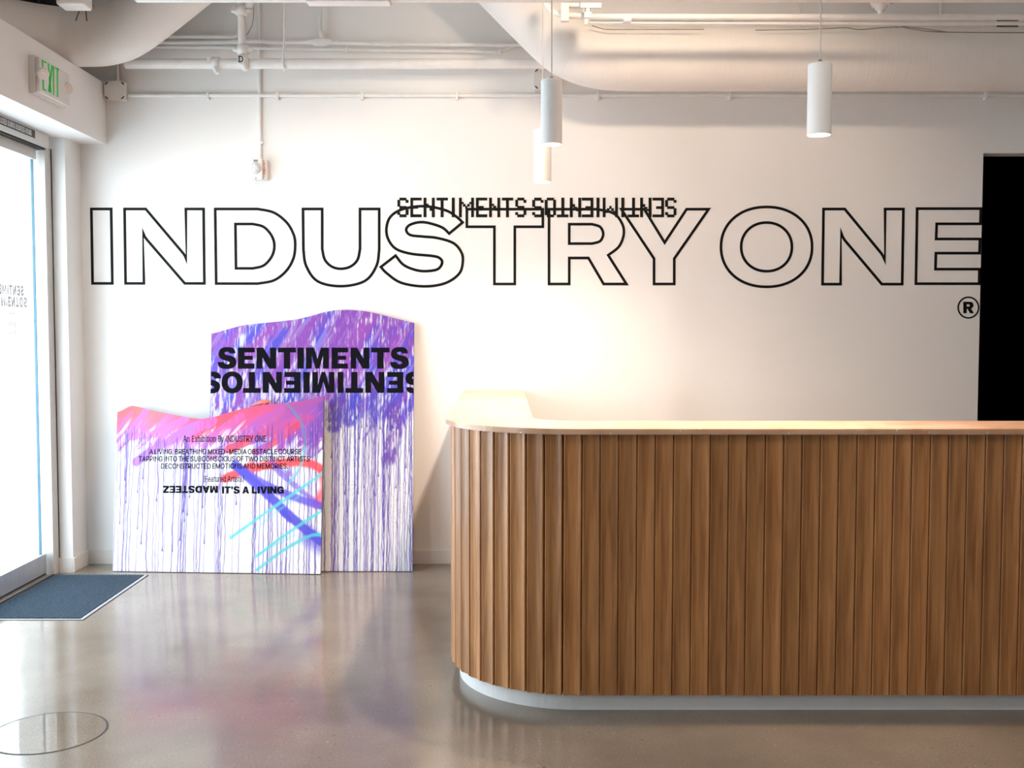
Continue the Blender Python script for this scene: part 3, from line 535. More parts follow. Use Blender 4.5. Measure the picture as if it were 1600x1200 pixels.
cap = 309.0
def nrm(pts, x0=0.0, yb=0.0, flipy=False):
    return [((x - x0) / cap, ((yb - y) if flipy else (y - yb)) / cap) for x, y in pts]
_S = curve2([(358, 207), (270, 207), (258, 187), (235, 183), (205, 190), (198, 207), (212, 225), (245, 234), (295, 245), (345, 270), (370, 330), (355, 390), (310, 425), (235, 437),
             (160, 430), (110, 395), (95, 335), (190, 335), (200, 357), (240, 368), (268, 358), (268, 338), (245, 322), (170, 300), (125, 270), (108, 215), (130, 150), (175, 123), (235, 115), (305, 123), (345, 155)],
            5, sharp=(0, 1, 16, 17))
HEAVY = {
    'S': (275 / cap, [nrm(_S, 95, 432, True)]),
    'E': (245 / cap, [nrm([(0, 0), (0, 309), (245, 309), (245, 239), (95, 239), (95, 189), (217, 189), (217, 130), (95, 130), (95, 75), (242, 75), (242, 0)])]),
    'N': (285 / cap, [nrm([(0, 0), (0, 309), (98, 309), (197, 145), (197, 309), (285, 309), (285, 0), (183, 0), (84, 168), (84, 0)])]),
    'T': (262 / cap, [nrm([(0, 239), (0, 309), (262, 309), (262, 239), (177, 239), (177, 0), (85, 0), (85, 239)])]),
    'I': (94 / cap, [nrm([(0, 0), (0, 309), (94, 309), (94, 0)])]),
    'M': (337 / cap, [nrm([(0, 0), (0, 309), (117, 309), (169, 140), (221, 309), (337, 309), (337, 0), (252, 0), (252, 195), (197, 0), (142, 0), (85, 195), (85, 0)])]),
    'O': (313 / cap, [nrm(ell(156, 154, 156, 162, 40, 2.15)), nrm(ell(156, 154, 66, 90, 32, 2.1))]),
    'D': (290 / cap, [nrm(curve2([(0, 0), (0, 309), (125, 309), (225, 290), (280, 230), (290, 155), (280, 80), (225, 18), (125, 0)], 5, sharp=(0, 1, 2, 8))), nrm(curve2([(92, 73), (92, 236), (122, 236), (178, 215), (196, 155), (178, 95), (122, 73)], 5, sharp=(0, 1, 2, 6)))]),
    'A': (305 / cap, [nrm([(0, 0), (105, 309), (200, 309), (305, 0), (210, 0), (193, 60), (110, 60), (93, 0)]), nrm([(131, 128), (174, 128), (152, 212)])]),
    'Z': (262 / cap, [nrm([(0, 0), (0, 75), (145, 235), (10, 235), (10, 309), (260, 309), (260, 238), (115, 75), (262, 75), (262, 0)])]),
    'L': (235 / cap, [nrm([(0, 0), (0, 309), (94, 309), (94, 75), (235, 75), (235, 0)])]),
    'V': (300 / cap, [nrm([(0, 309), (100, 309), (153, 100), (206, 309), (300, 309), (200, 0), (104, 0)])]),
    'G': (298 / cap, [nrm(curve2([(290, 205), (200, 205), (188, 228), (155, 240), (115, 222), (95, 155), (115, 88), (155, 68), (195, 82), (205, 118), (155, 118), (155, 180), (297, 180), (297, 0), (235, 0), (225, 36), (190, 8), (140, -6), (60, 20), (12, 90), (0, 155), (12, 225), (60, 290), (150, 316), (240, 298), (285, 245)], 4, sharp=(0, 1, 9, 10, 11, 12, 13, 14, 15)))]),
    "'": (85 / cap, [nrm([(0, 309), (85, 309), (70, 185), (20, 185)])]),
    'R': (290 / cap, [nrm(curve2([(0, 0), (0, 309), (170, 309), (240, 292), (272, 215), (245, 150), (205, 128), (285, 0), (180, 0), (115, 115), (92, 115), (92, 0)], 4, sharp=(0, 1, 2, 6, 7, 8, 9, 10, 11))), nrm(curve2([(92, 180), (92, 240), (150, 240), (178, 210), (150, 180)], 4, sharp=(0, 1, 2, 4)))]),
}
def heavy(ch, x0, x1, y0, y1, flip=False, mirror=False):
    W, cs = HEAVY[ch]
    f = []
    for c in cs:
        q = []
        for x, y in c:
            if flip: x, y = W - x, 1 - y
            if mirror: x = W - x
            q.append((x0 + (x1 - x0) * x / W, y0 + (y1 - y0) * y))
        f.append(q)
    return f

# label over the door
O = (-2.645 + 2.70 + .0004, 0, 0)
lab = obj('label_strip', bx(-2.645 + 2.70, -2.645 + 2.70 + .001, -.40, .430, 2.536, 2.580), M['label_black'], hd)
put_text('label_print', 'THIS DOOR TO REMAIN UNLOCKED DURING BUSINESS HOURS', M['label_white'], hd, (-2.645 + 2.70 + .0012, -.29, 2.5445), (0, 1, 0), (0, 0, 1), (1, 0, 0), .675, .028, bold=12, space=230)

# window lettering on the glass leaf, read from the street
XG = -2.745 + .026 + 2.70 + .001
def door_letters(word, px_r, y_top, y_bot, wpx, mt, flip=False, outline=False):
    a = at_x(px_r, y_top, -2.719); b = at_x(px_r, y_bot, -2.719)
    z1, z0, yr = a[2], b[2], a[1] - 5.6
    h = z1 - z0; sc = h * 1.05
    y = yr
    for ch in word:
        Wd = HEAVY[ch][0] * sc * wpx
        cs = heavy(ch, y - Wd, y, z1, z0) if flip else heavy(ch, y - Wd, y, z0, z1, mirror=True)
        bm = B()
        if outline:
            for c in cs: ribbon(bm, c, .0045, (XG, 0, 0), (0, 1, 0), (0, 0, 1), (1, 0, 0), .0006)
        else:
            plate(bm, cs, (XG, 0, 0), (0, 1, 0), (0, 0, 1), (1, 0, 0), .0006)
        obj('window_letter', bm, mt, dr)
        y -= Wd + .012 * wpx
HEAVY['U'] = (280 / cap, [nrm(curve2([(0, 309), (92, 309), (92, 120), (105, 82), (140, 70), (175, 82), (188, 120), (188, 309), (280, 309), (280, 120), (255, 35), (140, -6), (25, 35), (0, 120)], 4, sharp=(0, 1, 2, 6, 7, 8, 9, 13)))])
HEAVY['Y'] = (300 / cap, [nrm([(0, 309), (104, 309), (150, 205), (198, 309), (300, 309), (196, 118), (196, 0), (104, 0), (104, 118)])])
door_letters('SENTIMENTS', 36.5, 447, 462.5, .74, M['glass_ink'])
door_letters('SOTNEIMITNES', 41.5, 465, 480.5, .74, M['glass_ink'], flip=True)
door_letters('INDUSTRY', 23, 489.5, 503.5, .7, M['glass_ink_pale'], outline=True)
door_letters('ONE', 26.5, 506.5, 520.5, .9, M['glass_ink_pale'], outline=True)

# ================================================================== WALL LETTERING
def wl(px, py): p = at_y(px, py, WY); return (p[0], p[2])
LO, LU, LV, LN = (0, WY - .0004, 0), (1, 0, 0), (0, 0, 1), (0, -1, 0)
sign = thing('outlined_wall_lettering', 'huge black outlined capitals running across the white back wall', 'lettering', (0, WY, 1.73))
def z5(l): return [(120 + x / 3.2, 300 + y / 3.2) for x, y in l]
def z6(l): return [(580 + x / 3.2, 290 + y / 3.2) for x, y in l]
def z7(l): return [(1080 + x / 3.077, 300 + y / 3.077) for x, y in l]
LET = [
    [z5([(73, 85), (172, 85), (178, 457), (79, 457)])],
    [z5([(239, 85), (345, 85), (535, 310), (542, 322), (548, 342), (545, 85), (634, 85), (638, 457), (540, 457), (352, 240), (340, 224), (331, 198), (336, 457), (244, 457)])],
    [z5(curve2([(692, 85), (905, 85), (985, 103), (1050, 153), (1085, 215), (1092, 272), (1082, 335), (1045, 397), (985, 442), (905, 458), (697, 458)], 6, sharp=(0, 1, 9, 10))),
     z5(curve2([(793, 160), (880, 160), (935, 175), (975, 220), (988, 270), (975, 322), (935, 367), (880, 382), (796, 382)], 6, sharp=(0, 1, 7, 8)))],
    [z5(curve2([(1131, 85), (1227, 85), (1227, 285), (1240, 338), (1275, 373), (1322, 384), (1370, 372), (1404, 338), (1416, 285), (1416, 85), (1512, 85), (1512, 290), (1498, 370), (1440, 445), (1322, 471), (1205, 447), (1147, 370), (1133, 290)], 6, sharp=(0, 1, 2, 8, 9, 10, 11, 17)))],
    [z6(curve2([(457, 184), (390, 240), (350, 207), (262, 183), (198, 194), (175, 220), (195, 247), (260, 255), (330, 262), (410, 287), (450, 332), (458, 380), (440, 440), (370, 488), (265, 504), (150, 486), (80, 440), (48, 407),
                (122, 350), (160, 395), (215, 420), (270, 428), (332, 418), (355, 385), (340, 361), (300, 351), (200, 341), (125, 317), (86, 270), (76, 215), (97, 155), (160, 117), (265, 103), (370, 123), (425, 155)], 5, sharp=(0, 1, 17, 18)))],
    [z6([(478, 118), (858, 118), (858, 206), (718, 206), (718, 492), (616, 492), (616, 206), (478, 206)])],
    [z6(curve2([(889, 118), (1130, 118), (1210, 138), (1252, 185), (1263, 240), (1240, 303), (1185, 348), (1276, 492), (1162, 492), (1086, 362), (990, 362), (990, 492), (889, 492)], 6, sharp=(0, 1, 6, 7, 8, 9, 10, 11, 12))),
     z6(curve2([(990, 193), (1105, 193), (1145, 207), (1160, 242), (1145, 277), (1105, 290), (990, 290)], 6, sharp=(0, 1, 5, 6)))],
    [z6([(1250, 118), (1365, 118), (1467, 285), (1577, 118), (1687, 118), (1515, 365), (1515, 492), (1414, 492), (1414, 365)])],
    [z7(ell(362, 264, 219, 192, 72, 2.12)), z7(ell(362, 264, 122, 117, 56, 2.08))],
    [z7([(636, 82), (738, 82), (912, 293), (922, 308), (931, 332), (932, 82), (1020, 82), (1014, 443), (916, 443), (738, 232), (728, 216), (720, 190), (718, 443), (631, 443)])],
    [z7([(1086, 80), (1392, 80), (1390, 153), (1180, 153), (1177, 226), (1388, 226), (1386, 294), (1176, 294), (1174, 371), (1385, 371), (1384, 441), (1080, 441)])],
]
for cs in LET:
    bm = B()
    for c in cs: ribbon(bm, [wl(*p) for p in c], .0165, LO, LU, LV, LN)
    o = obj('letter', bm, M['vinyl'], sign); o.location = (0, -WY, -1.73)
# registered mark
rg = thing('registered_mark', 'small circled R mark on the wall beside the black doorway', 'lettering', (0, WY, 1.5))
bm = B(); ribbon(bm, [wl(*p) for p in ell(1513, 480.6, 16, 16.2, 40)], .0095, LO, LU, LV, LN); obj('ring', bm, M['vinyl'], rg).location = (0, -WY, -1.5)
bm = B(); plate(bm, [[wl(x, y) for x, y in c] for c in heavy('R', 1505, 1522, 489.5, 471.5)], LO, LU, LV, LN); obj('letter', bm, M['vinyl'], rg).location = (0, -WY, -1.5)
# stepped pixel lettering
PX = {
    'S': (121, [(22, 0, 99, 30), (0, 23, 31, 98), (89, 23, 121, 56), (22, 90, 99, 120), (89, 113, 121, 188), (0, 158, 31, 188), (22, 181, 99, 213)]),
    'E': (123, [(0, 0, 30, 213), (30, 0, 123, 30), (30, 90, 85, 120), (30, 181, 123, 213)]),
    'N': (122, [(0, 0, 32, 213), (90, 0, 122, 213), (30, 66, 55, 90), (44, 88, 78, 112), (66, 110, 92, 143)]),
    'T': (123, [(0, 0, 123, 30), (44, 30, 76, 213)]),
    'I': (33, [(0, 0, 33, 213)]),
    'M': (163, [(0, 0, 31, 213), (132, 0, 163, 213), (29, 46, 52, 70), (44, 68, 72, 98), (68, 90, 92, 123), (90, 68, 118, 98), (112, 46, 134, 70)]),
    'O': (121, [(22, 0, 99, 30), (0, 23, 31, 190), (89, 23, 121, 190), (22, 183, 99, 213)]),
}
pxs = thing('pixel_wall_lettering', 'black stepped pixel lettering overlapping the top of the outlined capitals', 'lettering', (0, WY, 2.1))
def pixel_letter(ch, px0, flip, sc):
    W, rs = PX[ch]; bm = B()
    for (a, b, c, d) in rs:
        if flip: a, b, c, d = W - c, 213 - d, W - a, 213 - b
        q = [(px0 + a / sc, 308.9 + b / 6.957), (px0 + c / sc, 308.9 + b / 6.957), (px0 + c / sc, 308.9 + d / 6.957), (px0 + a / sc, 308.9 + d / 6.957)]
        plate(bm, [[wl(*p) for p in q]], LO, LU, LV, LN, .0022)
    obj('letter', bm, M['vinyl'], pxs).location = (0, -WY, -2.1)
for ch, x in zip('SENTIMENTS', (76, 217, 360, 502, 667, 745, 930, 1072, 1212, 1357)): pixel_letter(ch, 610 + x / 6.957, False, 6.957)
for ch, x in zip('SOTNEIMITNES', (10, 143, 273, 410, 538, 694, 760, 958, 1025, 1158, 1290, 1424)): pixel_letter(ch, 830 + x / 6.809, True, 6.809)

# ================================================================== RECEPTION DESK
ZC, CY0, CX0, RR = 1.085, 3.92, -.242, .53
ACX, ACY = CX0 + RR, CY0 + RR
XE = 3.1
desk = thing('reception_desk', 'long reception desk clad in fluted oak slats with a rounded corner', 'desk', (1.2, 4.1, 0))
def band(ins_o, ins_i, end=XE, n=28):
    """J shaped plan outline, inset from the outer and the inner counter edge"""
    r = RR - ins_o
    out = [(end, CY0 + ins_o)] + [(x, y) for x, y in arc(ACX, ACY, r, 270, 180, n)] + [(CX0 + ins_o, WY - .002)]
    ri = .16 + ins_i
    ix, iy = .127 - ins_i, 4.28 - ins_i
    inn = [(ix, WY - .002)] + [(x, y) for x, y in arc(ix + ri, iy + ri, ri, 180, 270, 10)] + [(end, iy)]
    return out + inn
def dk(o): o.location = (-1.2, -4.1, 0); return o
bm = prism(B(), band(0, 0), ZC - .022, ZC)
bmesh.ops.bevel(bm, geom=[e for e in bm.edges if abs(e.verts[0].co.z - e.verts[1].co.z) < 1e-6 and len(e.link_faces) == 2 and abs(e.link_faces[0].normal.z - e.link_faces[1].normal.z) > .5], offset=.0025, segments=2, affect='EDGES')
dk(obj('counter_top', bm, M['chip'], desk, label='peach speckled counter top'))
dk(obj('carcass', prism(B(), band(.048, .02), .078, ZC - .022), M['wood'], desk))
dk(obj('plinth', prism(B(), band(.058, .05), 0, .078), M['plinth'], desk, label='white plinth'))
bm = box(B(), .14, XE, 4.25, 4.90, .715, .745, bev=.003); dk(obj('worktop', bm, M['chip'], desk, label='lower work surface behind the counter'))
bm = box(B(), XE - .04, XE, 4.25, 4.88, 0, .715); dk(obj('side_panel', bm, M['wood'], desk))
# one fluted slat, local x along the run, y outwards (towards -y), z up
def slat_mesh(wd, th, dip):
    h = wd / 2
    prof = [(-h, 0), (-h, th - .003), (-h + .0025, th)]
    for k in range(9):
        t = k / 8; x = (-h + .005) + (wd - .010) * t
        prof.append((x, th - dip * math.sin(math.pi * t) ** .8))
    prof += [(h - .0025, th), (h, th - .003), (h, 0)]
    bm = B()
    n = len(prof)
    def wall(idx, smooth):
        lo = [bm.verts.new((prof[i][0], -prof[i][1], .068)) for i in idx]; hi = [bm.verts.new((prof[i][0], -prof[i][1], ZC - .022)) for i in idx]
        for i in range(len(idx) - 1): bm.faces.new((lo[i], lo[i + 1], hi[i + 1], hi[i])).smooth = smooth
    wall([0, 1], False); wall([1, 2, 3], False); wall(list(range(3, n - 3)), True); wall([n - 4, n - 3, n - 2], False); wall([n - 2, n - 1], False); wall([n - 1, 0], False)
    bm.faces.new([bm.verts.new((x, -y, .068)) for x, y in prof]); bm.faces.new([bm.verts.new((x, -y, ZC - .022)) for x, y in prof[::-1]])
    me = bpy.data.meshes.new('slat'); bm.to_mesh(me); bm.free(); me.materials.append(M['wood']); return me
PITCH_S = .0688
SM = slat_mesh(PITCH_S - .0026, .026, .0062)
yb = CY0 + .048
joint = 1.604
k0 = int(math.floor((XE - joint) / PITCH_S)); xs = joint + k0 * PITCH_S - PITCH_S / 2
def add_slat(x, y, rz):
    o = bpy.data.objects.new('slat', SM); COL.objects.link(o); o.cycles.shadow_terminator_geometry_offset = 0.0; o.parent = desk
    o.location = (x - 1.2, y - 4.1, 0); o.rotation_euler = (0, 0, rz)
while xs > ACX: add_slat(xs, yb, 0); xs -= PITCH_S
RA = RR - .048
RF = RA + .004
rest = (ACX - xs)                                       # how far the next slat lies into the arc
ang = rest / RF
while ang < math.pi / 2:
    a = math.radians(270) - ang
    add_slat(ACX + RA * math.cos(a), ACY + RA * math.sin(a), -ang); ang += PITCH_S / RF
y = ACY + (ang - math.pi / 2) * RF
while y < WY - .03: add_slat(CX0 + .048, y, -math.pi / 2); y += PITCH_S

# ================================================================== PENDANT LAMPS
def pendant(x, y, z, label):
    t = thing('pendant_lamp', label, 'lamp', (x, y, z), 'white tube pendants over the counter')
    r, h = .0445, .265
    bm = B(); n = 40
    prof = [(r - .003, .010), (r - .003, 0), (r, 0), (r, h - .004), (r - .004, h), (0.0001, h)]
    ringv = lambda q, zz: [bm.verts.new((q * math.cos(2 * math.pi * k / n), q * math.sin(2 * math.pi * k / n), zz)) for k in range(n)]
    for i in range(len(prof) - 1):
        ra, rb = ringv(*prof[i]), ringv(*prof[i + 1])
        for k in range(n):
            f = bm.faces.new((ra[k], ra[(k + 1) % n], rb[(k + 1) % n], rb[k])); f.smooth = True
    bmesh.ops.recalc_face_normals(bm, faces=bm.faces)
    obj('shade', bm, M['lamp_shell'], t)
    bm = B(); c = [bm.verts.new(((r - .003) * math.cos(2 * math.pi * k / n), (r - .003) * math.sin(2 * math.pi * k / n), .004)) for k in range(n)]; bm.faces.new(c[::-1])
    obj('diffuser', bm, M['lamp_glow'], t, label='glowing round diffuser')
    obj('cord_grip', tube(B(), [(0, 0, h - .001), (0, 0, h + .010), (0, 0, h + .017)], [.010, .009, .004], 16), M['grey'], t, label='small grey cord grip')
    obj('cord', tube(B(), [(0, 0, h + .012), (0, 0, CZ - z - .02)], .0028, 8), M['cord'], t)
    obj('canopy', tube(B(), [(0, 0, CZ - z - .03), (0, 0, CZ - z)], .05, 24), M['lamp_shell'], t)
    spot('lamp_light', (x, y, z - .004), (x, y, 0), PENDANT_W, WARM, 160, .85, .035, t)
    return t
pendant(.202, 4.45, 2.226, 'white tube pendant lamp hanging nearest, in front of its twin')
pendant(.202, 5.44, 2.208, 'white tube pendant lamp half hidden behind another near the wall')
pendant(1.19, 4.02, 2.186, 'white tube pendant lamp hanging alone at right')

# ================================================================== PAINTED PANELS
class Panel:
    def __init__(s, bl, br, lean, W):
        s.O = np.array(bl, float); u = np.array(br, float) - s.O; s.U = u / np.linalg.norm(u); s.W = W
        back = np.array([-s.U[1], s.U[0], 0]); a = math.radians(lean)
        s.V = back * math.sin(a) + np.array([0, 0, 1]) * math.cos(a)
        s.N = np.cross(s.U, s.V); s.N /= np.linalg.norm(s.N)
        if s.N[1] > 0: s.N = -s.N
    def uv(s, px, py):
        r = _ray(px, py); t = ((s.O - _C) @ s.N) / (r @ s.N); d = _C + r * t - s.O
        return float(d @ s.U), float(d @ s.V)
    def q(s, px, py): u, v = s.uv(px, py); return u * 250, v * 250
_tab = np.random.RandomState(3).rand(256, 256)
def vn(x, y, seed=0):
    x = x + seed * 17.3; y = y + seed * 31.7
    xi = np.floor(x).astype(int); yi = np.floor(y).astype(int); fx = x - xi; fy = y - yi
    fx = fx * fx * (3 - 2 * fx); fy = fy * fy * (3 - 2 * fy)
    g = lambda a, b: _tab[a % 256, b % 256]
    return (g(xi, yi) * (1 - fx) + g(xi + 1, yi) * fx) * (1 - fy) + (g(xi, yi + 1) * (1 - fx) + g(xi + 1, yi + 1) * fx) * fy
def fb(x, y, seed=0): return vn(x, y, seed) * .55 + vn(x * 2.1, y * 2.1, seed + 1) * .3 + vn(x * 4.3, y * 4.3, seed + 2) * .15
def sst(a, b, x): t = np.clip((x - a) / (b - a), 0, 1); return t * t * (3 - 2 * t)
def lin(c): c = np.array(c, float) / 255; return np.where(c <= .04045, c / 12.92, ((c + .055) / 1.055) ** 2.4)
def interp_col(xs, cols, x):
    cols = np.array([lin(c) for c in cols]); return np.stack([np.interp(x, xs, cols[:, k]) for k in range(3)], -1)
def seg_dist(X, Y, pts):
    """distance to a polyline, and how far along it (0..1)"""
    d = np.full(X.shape, 1e9); al = np.zeros(X.shape); n = len(pts) - 1
    for i in range(n):
        ax, ay = pts[i]; bx_, by_ = pts[i + 1]; vx, vy = bx_ - ax, by_ - ay; L = vx * vx + vy * vy + 1e-9
        t = np.clip(((X - ax) * vx + (Y - ay) * vy) / L, 0, 1)
        dd = np.hypot(X - ax - t * vx, Y - ay - t * vy); m = dd < d
        d = np.where(m, dd, d); al = np.where(m, (i + t) / n, al)
    return d, al
class Canvas:
    def __init__(s, P, top, step):
        s.P = P
        s.nu = int(P.W / step) + 1; u = np.linspace(0, P.W, s.nu)
        tu = np.array([a for a, b in top]); tv = np.array([b for a, b in top])
        s.h = np.interp(u, tu, tv)
        for _ in range(3): s.h = np.convolve(np.pad(s.h, 5, mode='edge'), np.ones(11) / 11, 'valid')
        s.nv = int(s.h.max() / step) + 1
        t = np.linspace(0, 1, s.nv)
        s.Ug = np.tile(u, (s.nv, 1)); s.Vg = t[:, None] * s.h[None, :]
        s.X = s.Ug * 250; s.Y = s.Vg * 250; s.top = (s.h[None, :] - s.Vg) * 250
        s.c = np.ones(s.X.shape + (3,)) * lin((240, 240, 243))
    def lay(s, m, col):
        col = np.asarray(col); s.c = s.c * (1 - m[..., None]) + (lin(col) if col.ndim == 1 else col) * m[..., None]
    def stroke(s, pts, wd, col, a=1.0, soft=1.2, dry=0.0, seed=1, taper=False):
        q = [s.P.q(*p) for p in pts]
        q = [(v.x, v.y) for v in spline([(x, y, 0) for x, y in q], 6)] if len(q) > 2 else q
        d, al = seg_dist(s.X, s.Y, q)
        w2 = wd / 2 * (np.clip(1.1 - al, .25, 1) if taper else 1)
        m = 1 - sst(w2 - soft, w2 + soft, d + (fb(s.X / 7, s.Y / 7, seed) - .5) * 2.0)
        if dry: m = m * (1 - dry * sst(.42, .62, fb(s.X / 2.2, s.Y / 9, seed + 5)))
        s.lay(m * a, col)
    def drips(s, n, start, seed, cols, lo=.0, x0=0, x1=1e9, wmin=.55, wmax=1.0, alpha=.85):
        rs = np.random.RandomState(seed); Wt = s.P.W * 250
        for k in range(n):
            x = rs.uniform(max(2, x0), min(Wt - 2, x1)); j = int(x / 250 / s.P.W * (s.nu - 1))
            y1 = s.h[j] * 250 - start(x) + rs.uniform(0, 14)
            y0 = -5 if rs.rand() > .38 else rs.uniform(lo, y1 * .8)
            ph, ph2 = rs.uniform(0, 99, 2); wd = rs.uniform(wmin, wmax); col = cols[rs.randint(len(cols))]
            a, b = max(0, int((x - 14) / 250 / s.P.W * (s.nu - 1))), min(s.nu, int((x + 14) / 250 / s.P.W * (s.nu - 1)) + 1)
            X, Y = s.X[:, a:b], s.Y[:, a:b]
            slope = rs.uniform(-.02, .02)
            cx = x + (vn(Y / 26 + ph, Y * 0 + ph2) - .5) * 2.2 + (vn(Y / 7 + ph, Y * 0 + ph2 + 9) - .5) * 1.0 + slope * (Y - y1)
            ww = wd * (.75 + .6 * vn(Y / 11 + ph2, Y * 0 + ph))
            bead = np.exp(-((Y - y0) / 4) ** 2) * .6
            m = (1 - sst(ww + bead - .45, ww + bead + .45, np.abs(X - cx))) * sst(y0 - 1, y0 + 1, Y) * (1 - sst(y1 - 2, y1 + 6, Y)) * alpha
            s.c[:, a:b] = s.c[:, a:b] * (1 - m[..., None]) + lin(col) * m[..., None]
    def build(s, name, parent):
        P = s.P; O = P.O + P.N * .0008
        co = O + s.Ug[..., None] * P.U + s.Vg[..., None] * P.V
        co = co.reshape(-1, 3) - np.array(parent.location)
        nv, nu = s.nv, s.nu; n = nv * nu
        me = bpy.data.meshes.new(name)
        i = np.arange(n).reshape(nv, nu)
        f = np.stack([i[:-1, :-1], i[:-1, 1:], i[1:, 1:], i[1:, :-1]], -1).reshape(-1, 4)
        me.vertices.add(n); me.vertices.foreach_set('co', co.astype(np.float32).ravel())
        me.loops.add(f.size); me.loops.foreach_set('vertex_index', f.astype(np.int32).ravel())
        me.polygons.add(len(f)); me.polygons.foreach_set('loop_start', np.arange(0, f.size, 4, dtype=np.int32))
        me.update(calc_edges=True)
        ca = me.color_attributes.new('paint', 'FLOAT_COLOR', 'POINT')
        rgba = np.ones((n, 4), np.float32); rgba[:, :3] = np.clip(s.c.reshape(-1, 3), 0, 1) ** 1.12 * .80; ca.data.foreach_set('color', rgba.ravel())
        return obj(name, me, M['paint'], parent, label='white face with sprayed strokes and long paint drips')
    def board(s, parent, th, mt):
        P = s.P; idx = np.unique(np.linspace(0, s.nu - 1, 60).astype(int))
        out = [(0, 0)] + [(P.W, 0)] + [(s.Ug[0, k], s.h[k]) for k in idx[::-1]]
        bm = B(); loc = np.array(parent.location)
        fr = [bm.verts.new(P.O + P.U * u + P.V * v - loc) for u, v in out]; bk = [bm.verts.new(P.O + P.U * u + P.V * v - P.N * th - loc) for u, v in out]
        n = len(out); bm.faces.new(fr); bm.faces.new(bk[::-1])
        for k in range(n): bm.faces.new((fr[k], bk[k], bk[(k + 1) % n], fr[(k + 1) % n]))
        bmesh.ops.recalc_face_normals(bm, faces=bm.faces)
        return obj('board', bm, mt, parent)

# ---- tall panel, behind
P2 = Panel((-1.785, 6.298, .004), (-.545, 6.298, .004), 7.0, 1.24)
t2 = thing('painted_panel', 'tall violet and blue drip painted panel leaning on the wall behind the shorter one', 'painting', tuple(P2.O))
prof2 = [P2.uv(*p) for p in ((334, 521), (350, 516), (380, 508), (410, 505), (440, 502), (465, 499), (485, 494), (505, 488), (525, 484.5), (545, 484), (570, 486), (590, 490), (620, 498), (640, 503), (652, 507))]
cv = Canvas(P2, prof2, .0030)
X, Y, T = cv.X, cv.Y, cv.top
cv.lay(sst(.70, .74, vn(X / 1.3, Y / 1.3, 8)) * .18 * sst(.4, .6, fb(X / 40, Y / 40, 3)), (90, 90, 110))
depth = np.interp(X, [0, 60, 120, 185, 205, 225, 240, 262, 280, 292, 305, 320], [150, 150, 150, 160, 165, 158, 166, 150, 148, 165, 140, 122])
dg = (X * .5 + Y * .87); pg = (X * .87 - Y * .5)
st = fb(pg / 9, dg / 70, 4); st2 = fb(X / 2.0, Y / 22, 6)
band_m = sst(-12, 10, depth + (st - .5) * 70 + (st2 - .5) * 50 - T)
gaps = sst(.52, .70, fb(X / 1.8, Y / 16, 9) * .62 + fb(pg / 8, dg / 46, 12) * .38 + np.clip(T - 40, 0, 110) / 110 * .10)
col = interp_col([0, .42, .52, .66, 1], [(84, 84, 216), (98, 86, 214), (132, 78, 196), (150, 82, 190), (168, 92, 196)], fb(pg / 13, dg / 80, 21) + .10 * sst(90, 0, T) - .06 * sst(60, 130, T))
cv.lay(band_m * (1 - gaps * .82), col)
cv.lay(band_m * sst(.55, .7, fb(pg / 6, dg / 60, 31)) * .35, (196, 178, 232))
for pts, wd, c, a in (([(345, 548), (372, 512)], 20, (170, 100, 205), .8), ([(380, 560), (430, 510)], 24, (172, 92, 196), .8), ([(450, 560), (500, 500)], 24, (150, 80, 190), .8), ([(520, 565), (548, 492)], 28, (148, 76, 190), .85),
                      ([(590, 560), (618, 505)], 20, (140, 72, 186), .8), ([(630, 560), (648, 512)], 16, (120, 66, 180), .85), ([(400, 520), (412, 500)], 14, (96, 88, 220), .6),
                      ([(612, 640), (618, 672), (607, 716)], 22, (122, 66, 178), .9), ([(548, 655), (556, 625)], 22, (80, 82, 220), .9), ([(584, 652), (580, 625)], 18, (82, 80, 216), .85), ([(520, 665), (532, 625)], 22, (92, 70, 190), .85)):
    cv.stroke(pts, wd, c, a, soft=3, dry=.75, seed=len(pts) + wd)
dcol = [(84, 60, 168), (98, 66, 172), (66, 70, 188), (110, 76, 180)]
cv.drips(48, lambda x: 120, 11, dcol, lo=40, wmin=.35, wmax=.62)
cv.drips(14, lambda x: 150, 12, dcol, lo=10, x0=186, wmin=.4, wmax=.7)
cv.drips(60, lambda x: 125, 14, dcol, lo=215, x0=180, wmin=.35, wmax=.6)
cv.build('painted_face', t2); cv.board(t2, .022, M['board_edge'])
def panel_letters(P, parent, items, ytop, ybot, flip, mt, clip=None):
    for ch, a, b in items:
        bm = B()
        cs = heavy(ch, a, b, ybot, ytop, flip=flip)
        plate(bm, [[P.uv(*p) for p in c] for c in cs], P.O + P.N * .0012 - np.array(parent.location), P.U, P.V, P.N, .0008)
        if clip:
            for side, nm in ((.001, -1), (P.W - .001, 1)):
                pc = P.O + P.U * side - np.array(parent.location)
                bmesh.ops.bisect_plane(bm, geom=bm.verts[:] + bm.edges[:] + bm.faces[:], plane_co=pc, plane_no=Vector(P.U) * nm, clear_outer=True)
        obj('letter', bm, mt, parent)
z2 = lambda a: 330 + a / 9.41
z3 = lambda a: 490 + a / 9.41
panel_letters(P2, t2, [('S', z2(95), z2(370)), ('E', z2(395), z2(640)), ('N', z2(668), z2(955)), ('T', z2(983), z2(1245)), ('I', z2(1268), z2(1362)), ('M', z2(1393), z3(225)),
                       ('E', z3(265), z3(507)), ('N', z3(545), z3(820)), ('T', z3(847), z3(1117)), ('S', z3(1125), z3(1400))], 543.2, 576, False, M['ink'])
